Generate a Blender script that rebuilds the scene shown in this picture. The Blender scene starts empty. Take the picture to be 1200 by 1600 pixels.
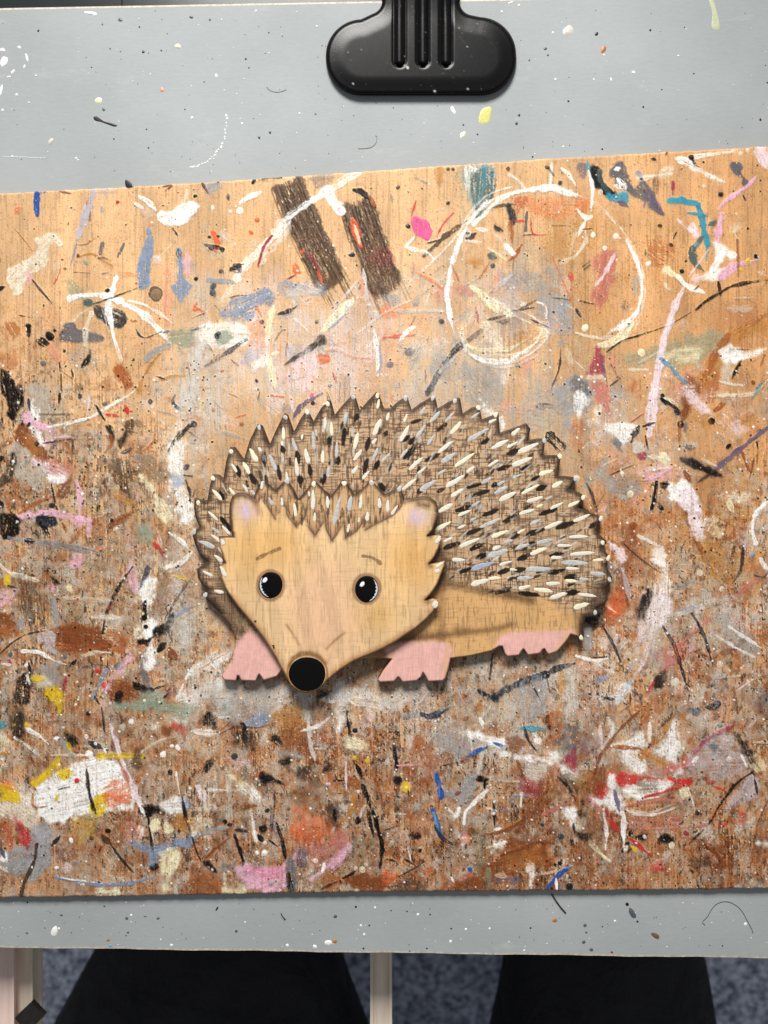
import bpy, bmesh, math, random
import numpy as np
from mathutils import Vector

# ------------------------------------------------------------------ camera, light, exposure
S = 0.0003            # metres per photograph pixel on the wooden board's top face
H = 1160.0            # camera height above the wooden board, in the same pixels
C = bpy.context.scene.collection
sc = bpy.context.scene

cam_d = bpy.data.cameras.new('camera')
cam = bpy.data.objects.new('camera', cam_d); C.objects.link(cam)
cam.location = (0, 0, H * S)
cam_d.sensor_fit = 'VERTICAL'; cam_d.sensor_height = 24; cam_d.lens = 24 * H / 1600.0
cam_d.clip_start = 0.01; cam_d.clip_end = 20
cam_d.dof.use_dof = True; cam_d.dof.focus_distance = (H - 8) * S
cam_d.dof.aperture_fstop = cam_d.lens / 3.4     # real opening 3.4 mm
cam_d.dof.aperture_fstop = 5.0
sc.camera = cam

w = bpy.data.worlds.new('World'); sc.world = w; w.use_nodes = True
bg = w.node_tree.nodes['Background']
bg.inputs[0].default_value = (0.93, 0.96, 1.0, 1); bg.inputs[1].default_value = 0.215

def area(name, loc, target, size, size_y, power, col):
    l = bpy.data.lights.new(name, 'AREA'); l.shape = 'RECTANGLE'; l.size = size; l.size_y = size_y
    l.energy = power; l.color = col; l.spread = math.radians(56)
    o = bpy.data.objects.new(name, l); C.objects.link(o); o.location = loc
    o.rotation_euler = (Vector(target) - Vector(loc)).to_track_quat('-Z', 'Y').to_euler()
    return o
area('ceiling_lamp', (-0.12, 1.12, 0.84), (0.0, 0.0, 0), 0.50, 0.40, 3.6, (1.0, 0.972, 0.93))

sc.view_settings.view_transform = 'Standard'; sc.view_settings.look = 'None'
sc.view_settings.exposure = 0.0; sc.view_settings.gamma = 1.0

# ------------------------------------------------------------------ helpers
rng = np.random.default_rng(7)
def lin(c):
    c = np.asarray(c, float)
    return np.where(c <= 0.04045, c / 12.92, ((np.clip(c, 0, None) + 0.055) / 1.055) ** 2.4)
def rgb(r, g, b): return tuple(float(v) for v in lin(np.array([r, g, b]) / 255.0)) + (1.0,)
def PW(px, py, z=0.0):
    """photograph pixel at height z (pixels above the board) -> metres"""
    k = (H - z) / H * S
    return ((px - 600) * k, (800 - py) * k, z * S)
def tag(o, label=None, cat=None, group=None, kind=None):
    if label: o['label'] = label
    if cat: o['category'] = cat
    if group: o['group'] = group
    if kind: o['kind'] = kind
    return o
def empty(name, loc=(0, 0, 0)):
    o = bpy.data.objects.new(name, None); C.objects.link(o); o.location = loc; o.empty_display_size = 0.02
    return o
def link_mesh(name, me, mat, parent=None):
    o = bpy.data.objects.new(name, me); C.objects.link(o)
    if mat: me.materials.append(mat)
    if parent: o.parent = parent
    return o
def np_mesh(name, verts, quads, cols=None, extra=None, smooth=True):
    me = bpy.data.meshes.new(name)
    verts = np.asarray(verts, np.float32); quads = np.asarray(quads, np.int32)
    nv, nf, k = len(verts), len(quads), quads.shape[1]
    me.vertices.add(nv); me.vertices.foreach_set('co', verts.ravel())
    me.loops.add(nf * k); me.loops.foreach_set('vertex_index', quads.ravel())
    me.polygons.add(nf)
    me.polygons.foreach_set('loop_start', np.arange(0, nf * k, k, dtype=np.int32))
    me.polygons.foreach_set('use_smooth', np.full(nf, smooth, bool))
    me.update(calc_edges=True)
    if cols is not None:
        a = me.color_attributes.new('paint', 'FLOAT_COLOR', 'POINT')
        c4 = np.ones((nv, 4), np.float32); c4[:, :3] = lin(np.clip(cols, 0, 1)); a.data.foreach_set('color', c4.ravel())
    if extra is not None:
        a = me.attributes.new('film', 'FLOAT', 'POINT'); a.data.foreach_set('value', np.asarray(extra, np.float32).ravel())
    me.validate()
    return me

# value noise
def _h(ix, iy, seed):
    h = (ix.astype(np.int64) * 374761393 + iy.astype(np.int64) * 668265263 + seed * 1442695041) & 0xffffffff
    h = ((h ^ (h >> 13)) * 1274126177) & 0xffffffff
    h = ((h ^ (h >> 16)) * 2246822519) & 0xffffffff
    return ((h ^ (h >> 15)) & 0xffffff) / float(0xffffff)
def vn(x, y, seed=0):
    ix = np.floor(x); iy = np.floor(y); fx = x - ix; fy = y - iy
    fx = fx * fx * (3 - 2 * fx); fy = fy * fy * (3 - 2 * fy)
    ix = ix.astype(np.int64); iy = iy.astype(np.int64)
    a = _h(ix, iy, seed); b = _h(ix + 1, iy, seed); c = _h(ix, iy + 1, seed); d = _h(ix + 1, iy + 1, seed)
    return (a * (1 - fx) + b * fx) * (1 - fy) + (c * (1 - fx) + d * fx) * fy
def fbm(x, y, seed=0, octv=4):
    s = 0; a = 1; t = 0
    for i in range(octv):
        s = s + a * vn(x * 2 ** i, y * 2 ** i, seed + i * 17); t += a; a *= 0.55
    return s / t
def sst(a, b, x):
    t = np.clip((x - a) / (b - a), 0, 1); return t * t * (3 - 2 * t)
def poly_sdf(px, py, poly):
    """positive inside"""
    poly = np.asarray(poly, float); n = len(poly)
    d2 = np.full(px.shape, 1e18); ins = np.zeros(px.shape, bool)
    for i in range(n):
        ax, ay = poly[i]; bx, by = poly[(i + 1) % n]
        ex, ey = bx - ax, by - ay; l2 = ex * ex + ey * ey + 1e-9
        t = np.clip(((px - ax) * ex + (py - ay) * ey) / l2, 0, 1)
        qx = px - ax - t * ex; qy = py - ay - t * ey
        d2 = np.minimum(d2, qx * qx + qy * qy)
        if ay != by:
            c = ((ay > py) != (by > py)) & (px < (bx - ax) * (py - ay) / (by - ay) + ax)
            ins ^= c
    return np.where(ins, 1, -1) * np.sqrt(d2)
def smooth_poly(pts, n=4):
    """Catmull-Rom closed"""
    P = np.asarray(pts, float); m = len(P); out = []
    for i in range(m):
        p0, p1, p2, p3 = P[i - 1], P[i], P[(i + 1) % m], P[(i + 2) % m]
        for k in range(n):
            t = k / n
            out.append(0.5 * ((2 * p1) + (-p0 + p2) * t + (2 * p0 - 5 * p1 + 4 * p2 - p3) * t * t + (-p0 + 3 * p1 - 3 * p2 + p3) * t ** 3))
    return np.array(out)

PAL = dict(W=(249, 248, 243), w=(228, 216, 194), k=(13, 11, 12), d=(70, 51, 37), g=(150, 152, 154), G=(88, 90, 98), b=(122, 142, 172),
           B=(30, 82, 158), n=(40, 48, 70), t=(58, 145, 170), T=(62, 88, 88), s=(135, 148, 128), p=(228, 176, 200), P=(222, 88, 145),
           r=(198, 44, 42), R=(150, 48, 66), o=(156, 80, 38), O=(220, 98, 55), y=(222, 186, 32), Y=(240, 232, 192), c=(222, 150, 125),
           u=(178, 118, 52), l=(184, 178, 188), m=(100, 88, 112), i=(235, 215, 222), v=(150, 120, 95), x=(120, 62, 30), q=(205, 200, 192),
           e=(110, 90, 70), f=(190, 110, 100), h=(176, 168, 156), z=(36, 27, 21), K=(30, 36, 45), j=(112, 160, 185))
PAL = {k_: np.array(v_) / 255.0 for k_, v_ in PAL.items()}

class Canvas:
    """a painted surface: colour, wetness and thickness sampled on a regular grid, later carried by mesh vertices"""
    def __init__(s, x0, y0, x1, y1, step=1.0):
        s.x0, s.y0, s.st = x0, y0, step
        s.nx = int((x1 - x0) / step) + 1; s.ny = int((y1 - y0) / step) + 1
        s.X, s.Y = np.meshgrid(x0 + np.arange(s.nx) * step, y0 + np.arange(s.ny) * step)
        s.col = np.zeros((s.ny, s.nx, 3)); s.film = np.zeros((s.ny, s.nx)); s.hgt = np.zeros((s.ny, s.nx))
        X, Y = s.X, s.Y
        s.grain = 0.46 * vn(X / 1.9 + 1.4 * vn(X / 60, Y / 90, 5), Y / 60, 1) + 0.20 * vn(X / 4.6, Y / 160, 2) + 0.34 * vn(X / 1.2, Y / 22, 3)
        s.speck = vn(X / 1.7, Y / 1.7, 9)
        s.med = fbm(X / 9, Y / 9, 21, 4); s.big = fbm(X / 70, Y / 70, 33, 5)
    def win(s, x0, y0, x1, y1):
        i0 = max(0, int((x0 - s.x0) / s.st)); i1 = min(s.nx, int((x1 - s.x0) / s.st) + 2)
        j0 = max(0, int((y0 - s.y0) / s.st)); j1 = min(s.ny, int((y1 - s.y0) / s.st) + 2)
        return (slice(j0, j1), slice(i0, i1)) if i1 > i0 and j1 > j0 else None
    def put(s, w, m, col, thick=0.35, wet=1.0, var=None):
        m = np.clip(m, 0, 1)[..., None]
        c = np.broadcast_to(col, m.shape[:2] + (3,))
        if var is not None: c = np.clip(c * (1 + var[..., None]), 0, 1)
        s.col[w] = s.col[w] * (1 - m) + c * m
        s.film[w] = s.film[w] * (1 - m[..., 0]) + wet * m[..., 0]
        s.hgt[w] += thick * m[..., 0]
    def stroke(s, pts, width, col, alpha=0.9, dry=0.3, taper=True, thick=0.4, rough=0.35):
        pts = np.asarray(pts, float)
        if len(pts) > 2:   # smooth the path
            P = pts; out = []
            for i in range(len(P) - 1):
                p0 = P[max(i - 1, 0)]; p1 = P[i]; p2 = P[i + 1]; p3 = P[min(i + 2, len(P) - 1)]
                for k in range(4):
                    t = k / 4
                    out.append(0.5 * ((2 * p1) + (-p0 + p2) * t + (2 * p0 - 5 * p1 + 4 * p2 - p3) * t * t + (-p0 + 3 * p1 - 3 * p2 + p3) * t ** 3))
            out.append(P[-1]); pts = np.array(out)
        pad = width + 3
        w = s.win(pts[:, 0].min() - pad, pts[:, 1].min() - pad, pts[:, 0].max() + pad, pts[:, 1].max() + pad)
        if w is None: return
        X, Y = s.X[w], s.Y[w]
        seg = np.hypot(*(pts[1:] - pts[:-1]).T); L = seg.sum() + 1e-6
        best = np.full(X.shape, 1e9); T = np.zeros(X.shape); V = np.zeros(X.shape); acc = 0
        for (a, b, l) in zip(pts[:-1], pts[1:], seg):
            e = b - a; l2 = l * l + 1e-9
            t = np.clip(((X - a[0]) * e[0] + (Y - a[1]) * e[1]) / l2, 0, 1)
            dx = X - a[0] - t * e[0]; dy = Y - a[1] - t * e[1]; d = np.hypot(dx, dy)
            up = d < best; best = np.where(up, d, best); T = np.where(up, acc + t * l, T)
            V = np.where(up, (dx * e[1] - dy * e[0]) / (l + 1e-6), V); acc += l
        u = T / L
        prof = 0.25 + 0.75 * np.sin(np.pi * np.clip(0.12 + u * 0.85, 0, 1)) ** 0.8 if taper else 1.0
        sd = int(rng.integers(1, 1 << 20))
        prof = prof * (0.75 + 0.5 * vn(T / 9.0, T * 0, sd))
        o1, o2 = rng.integers(0, 200, 2)
        med = np.roll(s.med, (int(o1), int(o2)), (0, 1))[w]
        e = width * 0.5 * prof - best + (med - 0.5) * min(width, 9) * rough * 2
        m = np.clip(e / 1.1 + 0.5, 0, 1)
        br = vn(T / 16.0, V / 1.1 + 50, sd + 3) * 0.6 + 0.4 * vn(T / 40.0, V / 2.3 + 9, sd + 5)
        q = 0.42 * br + 0.38 * s.grain[w] + 0.20 * s.speck[w]
        if dry > 0:
            th = 0.22 + 0.42 * dry + 0.10 * (u - 0.5)
            m = m * sst(th - 0.09, th + 0.09, q)
        rim = np.clip(1 - np.abs(e - 1.0) / 1.6, 0, 1)
        s.put(w, m * alpha, np.asarray(col), thick * (0.6 + 0.8 * br + 0.5 * rim), 1.0, (br - 0.5) * 0.16)
    def area(s, pts, col, alpha=0.9, dry=0.2, soft=1.0, thick=0.4, smooth=True):
        pts = smooth_poly(pts, 3) if smooth else np.asarray(pts, float)
        pad = 6 + soft * 3
        w = s.win(pts[:, 0].min() - pad, pts[:, 1].min() - pad, pts[:, 0].max() + pad, pts[:, 1].max() + pad)
        if w is None: return
        X, Y = s.X[w], s.Y[w]
        e = poly_sdf(X, Y, pts)
        o1, o2 = rng.integers(0, 200, 2)
        med = np.roll(s.med, (int(o1), int(o2)), (0, 1))[w]
        cc = pts - pts.mean(0); ev, evec = np.linalg.eigh(cc.T @ cc); ax = evec[:, 1]; px_ = evec[:, 0]
        br = vn((X * ax[0] + Y * ax[1]) / 26 + 900, (X * px_[0] + Y * px_[1]) / 1.6 + 900, int(rng.integers(1, 9999)))
        e = e + (med - 0.5) * (4 + 5 * soft)
        m = np.clip(e / (1.0 + 2.2 * soft) + 0.5, 0, 1)
        q = 0.30 * br + 0.30 * s.grain[w] + 0.20 * s.speck[w] + 0.20 * med
        if dry > 0:
            th = 0.24 + 0.40 * dry
            m = m * sst(th - 0.11, th + 0.11, q)
        s.put(w, m * alpha, np.asarray(col), thick * (0.5 + br), 1.0 if soft < 3 else 0.4, (med - 0.5) * 0.22 + (br - .5) * .06)
    def dot(s, x, y, r, col, alpha=0.95, thick=0.6):
        w = s.win(x - r - 3, y - r - 3, x + r + 3, y + r + 3)
        if w is None: return
        X, Y = s.X[w], s.Y[w]; a = rng.uniform(0.7, 1.0); th = rng.uniform(0, 3.14)
        dx, dy = X - x, Y - y
        uu = dx * math.cos(th) + dy * math.sin(th); vv = (-dx * math.sin(th) + dy * math.cos(th)) / a
        d = np.hypot(uu, vv) + (s.med[w] - 0.5) * r * 0.7
        m = np.clip((r - d) / 0.8 + 0.5, 0, 1)
        s.put(w, m * alpha, np.asarray(col), thick * (0.6 + np.clip(1 - d / (r + .1), 0, 1)), 1.0)
    def sharpen(s, k=0.8):
        p = np.pad(s.col, ((1, 1), (1, 1), (0, 0)), mode='edge')
        b = (p[:-2, 1:-1] + p[2:, 1:-1] + p[1:-1, :-2] + p[1:-1, 2:] + p[1:-1, 1:-1]) / 5
        s.col = np.clip(s.col + k * (s.col - b), 0.02, 1)
    def sample(s, px, py):
        fx = np.clip((px - s.x0) / s.st, 0, s.nx - 1.001); fy = np.clip((py - s.y0) / s.st, 0, s.ny - 1.001)
        i = fx.astype(int); j = fy.astype(int); a = fx - i; b = fy - j
        def g(A):
            ee = a[..., None] if A.ndim == 3 else a; ff = b[..., None] if A.ndim == 3 else b
            return (A[j, i] * (1 - ee) + A[j, i + 1] * ee) * (1 - ff) + (A[j + 1, i] * (1 - ee) + A[j + 1, i + 1] * ee) * ff
        return g(s.col), g(s.film), g(s.hgt)
    def script(s, text, ox=0, oy=0, k=0.25):
        for ln in text.strip().splitlines():
            t = ln.split()
            if not t or t[0].startswith('#'): continue
            if t[0] == '@': ox, oy, k = float(t[1]), float(t[2]), float(t[3]); continue
            col = PAL[t[1]]; al = float(t[2])
            if t[0] == 'D':
                for p in t[3:]:
                    a, b, r = (float(v) for v in p.split(',')); s.dot(ox + a * k, oy + b * k, r, col, al)
                continue
            dry = float(t[3])
            if t[0] == 'S':
                pts = [tuple(float(v) for v in p.split(',')) for p in t[6:]]
                s.stroke([(ox + a * k, oy + b * k) for a, b in pts], float(t[4]), col, al, dry, t[5] == '1')
            else:
                pts = [tuple(float(v) for v in p.split(',')) for p in t[5:]]
                s.area([(ox + a * k, oy + b * k) for a, b in pts], col, al, dry, float(t[4]))

# ------------------------------------------------------------------ materials
def new_mat(name):
    m = bpy.data.materials.new(name); m.use_nodes = True
    return m, m.node_tree.nodes, m.node_tree.links, m.node_tree.nodes['Principled BSDF']
def paint_mat(name, rough_dry=0.62, rough_wet=0.42, bump=0.25, scale=3000, spec=0.4):
    m, N, L, B = new_mat(name)
    a = N.new('ShaderNodeAttribute'); a.attribute_name = 'paint'
    f = N.new('ShaderNodeAttribute'); f.attribute_name = 'film'
    tc = N.new('ShaderNodeTexCoord'); mp = N.new('ShaderNodeMapping'); mp.inputs['Scale'].default_value = (1, 0.06, 1)
    n = N.new('ShaderNodeTexNoise'); n.inputs['Scale'].default_value = scale; n.inputs['Detail'].default_value = 3
    n2 = N.new('ShaderNodeTexNoise'); n2.inputs['Scale'].default_value = scale * 0.6; n2.inputs['Detail'].default_value = 4
    L.new(tc.outputs['Object'], mp.inputs[0]); L.new(mp.outputs[0], n.inputs[0]); L.new(tc.outputs['Object'], n2.inputs[0])
    mr = N.new('ShaderNodeMapRange'); mr.inputs[1].default_value = 0.3; mr.inputs[2].default_value = 0.7
    mr.inputs[3].default_value = 0.89; mr.inputs[4].default_value = 1.09; L.new(n.outputs[0], mr.inputs[0])
    mx = N.new('ShaderNodeMix'); mx.data_type = 'RGBA'; mx.blend_type = 'MULTIPLY'; mx.inputs[0].default_value = 1
    cmb = N.new('ShaderNodeCombineColor')
    for q in range(3): L.new(mr.outputs[0], cmb.inputs[q])
    L.new(a.outputs['Color'], mx.inputs[6]); L.new(cmb.outputs[0], mx.inputs[7]); L.new(mx.outputs[2], B.inputs['Base Color'])
    r = N.new('ShaderNodeMapRange'); r.inputs[3].default_value = rough_dry; r.inputs[4].default_value = rough_wet
    L.new(f.outputs['Fac'], r.inputs[0]); L.new(r.outputs[0], B.inputs['Roughness'])
    B.inputs['Specular IOR Level'].default_value = spec
    bp = N.new('ShaderNodeBump'); bp.inputs['Strength'].default_value = bump; bp.inputs['Distance'].default_value = 0.0003
    L.new(n2.outputs[0], bp.inputs['Height']); L.new(bp.outputs[0], B.inputs['Normal'])
    return m
def simple_mat(name, col, rough=0.5, spec=0.5, nscale=None, var=0.15, bump=0.1, dist=0.0005, metallic=0, stretch=(1, 1, 1), coat=0):
    m, N, L, B = new_mat(name)
    B.inputs['Roughness'].default_value = rough; B.inputs['Specular IOR Level'].default_value = spec; B.inputs['Metallic'].default_value = metallic
    B.inputs['Coat Weight'].default_value = coat; B.inputs['Coat Roughness'].default_value = 0.08
    tc = N.new('ShaderNodeTexCoord'); mp = N.new('ShaderNodeMapping'); mp.inputs['Scale'].default_value = stretch
    n = N.new('ShaderNodeTexNoise'); n.inputs['Scale'].default_value = nscale or 400; n.inputs['Detail'].default_value = 5
    L.new(tc.outputs['Object'], mp.inputs[0]); L.new(mp.outputs[0], n.inputs[0])
    cr = N.new('ShaderNodeValToRGB'); c = np.array(col[:3])
    cr.color_ramp.elements[0].position = 0.3; cr.color_ramp.elements[1].position = 0.7
    cr.color_ramp.elements[0].color = tuple(c * (1 - var)) + (1,); cr.color_ramp.elements[1].color = tuple(np.clip(c * (1 + var), 0, 1)) + (1,)
    L.new(n.outputs[0], cr.inputs[0]); L.new(cr.outputs[0], B.inputs['Base Color'])
    bp = N.new('ShaderNodeBump'); bp.inputs['Strength'].default_value = bump; bp.inputs['Distance'].default_value = dist
    L.new(n.outputs[0], bp.inputs['Height']); L.new(bp.outputs[0], B.inputs['Normal'])
    return m

# ------------------------------------------------------------------ plates cut from an outline
def plate(outline, z0, z1, canvas, label_fn, bevel=2.5, step=1.3, hfn=None, side_col=None, zrim=None):
    """A board of real thickness cut along `outline` (photo pixels on its top face); returns {label: mesh}.
    hfn(x, y, d) adds relief to the top, label_fn(x, y) -> integer region of each cell."""
    out = np.asarray(outline, float)
    x0, y0 = out.min(0) - 2 * step; x1, y1 = out.max(0) + 2 * step
    nx = int((x1 - x0) / step) + 2; ny = int((y1 - y0) / step) + 2
    X, Y = np.meshgrid(x0 + np.arange(nx) * step, y0 + np.arange(ny) * step)
    d = poly_sdf(X, Y, out)
    cx = X[:-1, :-1] + step / 2; cy = Y[:-1, :-1] + step / 2
    dc = poly_sdf(cx, cy, out); keep = dc > 0
    # snap the vertices on the rim to the outline
    used = np.zeros(X.shape, bool); full = np.ones(X.shape, bool)
    for a in (0, 1):
        for b in (0, 1):
            used[a:ny - 1 + a, b:nx - 1 + b] |= keep
            full[1 - a:ny - a if a else ny, 1 - b:nx - b if b else nx] &= True
    nb = np.zeros(X.shape, int)
    for a in (0, 1):
        for b in (0, 1):
            nb[a:ny - 1 + a, b:nx - 1 + b] += keep
    rim = used & (nb < 4)
    jj, ii = np.where(rim); px, py = X[jj, ii], Y[jj, ii]
    bd = np.full(px.shape, 1e18); bx, by = px.copy(), py.copy()
    for i in range(len(out)):
        a = out[i]; e = out[(i + 1) % len(out)] - a; l2 = e @ e + 1e-9
        t = np.clip(((px - a[0]) * e[0] + (py - a[1]) * e[1]) / l2, 0, 1)
        qx, qy = a[0] + t * e[0], a[1] + t * e[1]; dd = (px - qx) ** 2 + (py - qy) ** 2
        u = dd < bd; bd = np.where(u, dd, bd); bx = np.where(u, qx, bx); by = np.where(u, qy, by)
    X[jj, ii] = bx; Y[jj, ii] = by; d[jj, ii] = 0
    d = np.clip(d, 0, None)
    t = np.clip(d / bevel, 0, 1)
    Z = z1 - bevel * 0.8 * (1 - np.sqrt(np.clip(1 - (1 - t) ** 2, 0, 1)))
    if hfn is not None: Z = Z + hfn(X, Y, d)
    col, film, hg = canvas.sample(X, Y); Z = Z + hg * 0.35 * (d > 0.5)
    lab = label_fn(cx, cy)
    k = (H - Z) / H * S
    WX, WY, WZ = (X - 600) * k, (800 - Y) * k, Z * S
    idx = np.arange(nx * ny).reshape(ny, nx)
    V = np.stack([WX.ravel(), WY.ravel(), WZ.ravel()], 1); Cc = col.reshape(-1, 3); F = film.ravel()
    res = {}
    kp = np.pad(keep, 1)
    for L_ in np.unique(lab[keep]):
        sel = keep & (lab == L_)
        j, i = np.where(sel)
        q = np.stack([idx[j, i], idx[j + 1, i], idx[j + 1, i + 1], idx[j, i + 1]], 1)   # y grows down: this order faces up
        # side walls along cells whose neighbour is empty
        walls = []
        for (dj, di, a, b) in ((-1, 0, (0, 1), (0, 0)), (1, 0, (1, 0), (1, 1)), (0, -1, (0, 0), (1, 0)), (0, 1, (1, 1), (0, 1))):
            e = sel & ~kp[1 + dj:1 + dj + keep.shape[0], 1 + di:1 + di + keep.shape[1]]
            jw, iw = np.where(e)
            walls.append(np.stack([idx[jw + a[0], iw + a[1]], idx[jw + b[0], iw + b[1]]], 1))
        wl = np.concatenate(walls)
        uq, inv = np.unique(q, return_inverse=True); inv = inv.reshape(q.shape)
        vv = V[uq]; cc = Cc[uq]; ff = F[uq]
        if len(wl):
            remap = {int(g): n for n, g in enumerate(uq)}
            ids = np.unique(wl); base = len(vv)
            top = V[ids].copy(); low = top.copy()
            low[:, 0] = top[:, 0]; low[:, 1] = top[:, 1]; low[:, 2] = z0 * S
            sc_ = np.asarray(side_col if side_col is not None else (0.25, 0.17, 0.11))
            cs = np.tile(sc_, (len(ids), 1)) * (0.8 + 0.4 * rng.random((len(ids), 1)))
            vv = np.concatenate([vv, top, low]); cc = np.concatenate([cc, cs, cs * 0.9]); ff = np.concatenate([ff, np.zeros(2 * len(ids))])
            m2 = {int(g): n for n, g in enumerate(ids)}
            a = np.array([m2[int(g)] for g in wl[:, 0]]) + base; b = np.array([m2[int(g)] for g in wl[:, 1]]) + base
            n_ = len(ids)
            wq = np.stack([a, b, b + n_, a + n_], 1)
            inv = np.concatenate([inv, wq])
        res[int(L_)] = np_mesh('cut', vv, inv, cc, ff)
    return res

def dome_mesh(name, pts, z, h, bevel_n=3, flat=0.55):
    """low rounded pat of paint with the given outline (photo px)"""
    P = np.asarray(pts, float); c = P.mean(0); n = len(P); V = []; F = []
    rings = [(1.0, 0.0), (0.93, 0.55), (0.75, 0.85), (flat, 1.0)]
    for (s_, hh) in rings:
        for p in P:
            q = c + (p - c) * s_; V.append(PW(q[0], q[1], z + h * hh))
    V.append(PW(c[0], c[1], z + h))
    for r in range(len(rings) - 1):
        for i in range(n):
            a = r * n + i; b = r * n + (i + 1) % n; F.append((a, b, b + n, a + n))
    b0 = (len(rings) - 1) * n
    for i in range(n): F.append((b0 + i, b0 + (i + 1) % n, len(V) - 1))
    me = bpy.data.meshes.new(name); me.from_pydata(V, [], F)
    for p in me.polygons: p.use_smooth = True
    # make all faces look up
    bm = bmesh.new(); bm.from_mesh(me); bmesh.ops.recalc_face_normals(bm, faces=bm.faces)
    up = sum(f.normal.z for f in bm.faces)
    if up < 0: bmesh.ops.reverse_faces(bm, faces=bm.faces)
    bm.to_mesh(me); bm.free()
    return me
def ellipse(cx, cy, rx, ry, ang=0, n=40, wob=0.0, seed=0):
    R_ = random.Random(seed); out = []
    ph = [R_.uniform(0, 6.28) for _ in range(4)]
    for i in range(n):
        a = 2 * math.pi * i / n; k = 1 + wob * (math.sin(2 * a + ph[0]) + 0.6 * math.sin(3 * a + ph[1]) + 0.4 * math.sin(5 * a + ph[2]))
        x, y = rx * k * math.cos(a), ry * k * math.sin(a)
        out.append((cx + x * math.cos(ang) - y * math.sin(ang), cy + x * math.sin(ang) + y * math.cos(ang)))
    return out
def blade(x1, y1, x2, y2, w_, n=10):
    """leaf-shaped brush mark: pointed tail at (x1,y1), rounder head at (x2,y2)"""
    dx, dy = x2 - x1, y2 - y1; L = math.hypot(dx, dy) + 1e-6; ux, uy = dx / L, dy / L; vx, vy = -uy, ux
    prof = [(0, 0), (0.08, 0.42), (0.25, 0.80), (0.5, 1.0), (0.78, 1.0), (0.95, 0.66), (1.0, 0.0)]
    j = [random.uniform(0.72, 1.2) for _ in prof]; j2 = [random.uniform(0.72, 1.2) for _ in prof]
    right = [(x1 + ux * L * t + vx * w_ / 2 * p * jj, y1 + uy * L * t + vy * w_ / 2 * p * jj) for (t, p), jj in zip(prof, j)]
    left = [(x1 + ux * L * t - vx * w_ / 2 * p, y1 + uy * L * t - vy * w_ / 2 * p) for (t, p0) in prof[1:-1] for p in (p0 * j2[int(t * 5)],)][::-1]
    return right + left
def box(bm, x0, y0, z0, x1, y1, z1, bev=0.0):
    """box in pixel space; corners given as photo px measured on the board plane (no parallax), z in px"""
    r = bmesh.ops.create_cube(bm, size=1)
    for v in r['verts']:
        v.co.x = ((x0 + x1) / 2 + v.co.x * (x1 - x0) - 600) * S
        v.co.y = (800 - ((y0 + y1) / 2 + v.co.y * (y1 - y0))) * S
        v.co.z = ((z0 + z1) / 2 + v.co.z * (z1 - z0)) * S
    if bev:
        ed = {e for v in r['verts'] for e in v.link_edges}
        bmesh.ops.bevel(bm, geom=list(ed), offset=bev * S, segments=2, affect='EDGES')
def bm_obj(name, bm, mat, parent=None, smooth=False):
    bmesh.ops.recalc_face_normals(bm, faces=bm.faces)
    me = bpy.data.meshes.new(name); bm.to_mesh(me); bm.free()
    for p in me.polygons: p.use_smooth = smooth
    return link_mesh(name, me, mat, parent)

WOOD_T = 12.0                    # thickness of the wooden sheet (px = 3.6 mm)
GREY_Z = -WOOD_T                 # top of the grey drawing board
FLOOR_Z = -2350.0
#@@REST
# ------------------------------------------------------------------ the paint-covered wooden sheet
BX0, BX1 = -150, 1330
def top_y(x): return 301.5 - 0.0605 * x + 2.0 * np.sin(x / 190.0) - 0.9 * np.exp(-((x - 1190) / 60.0) ** 2)
def bot_y(x): return 1402 - 0.0118 * x + 1.2 * np.sin(x / 150.0 + 1)
cv = Canvas(BX0, 205, BX1, 1412, 1.0)
X, Y = cv.X, cv.Y
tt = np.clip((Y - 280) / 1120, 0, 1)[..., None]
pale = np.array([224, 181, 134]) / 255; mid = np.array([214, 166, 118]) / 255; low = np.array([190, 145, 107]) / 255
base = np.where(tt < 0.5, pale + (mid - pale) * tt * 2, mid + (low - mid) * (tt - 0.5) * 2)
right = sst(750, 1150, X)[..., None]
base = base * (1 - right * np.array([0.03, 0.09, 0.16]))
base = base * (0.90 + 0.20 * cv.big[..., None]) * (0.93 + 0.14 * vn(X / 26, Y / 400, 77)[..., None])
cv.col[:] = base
g = cv.grain
cv.col *= 1 - 0.05 * sst(0.50, 0.72, g)[..., None]
cv.hgt -= 0.5 * sst(0.55, 0.75, g)
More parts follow.
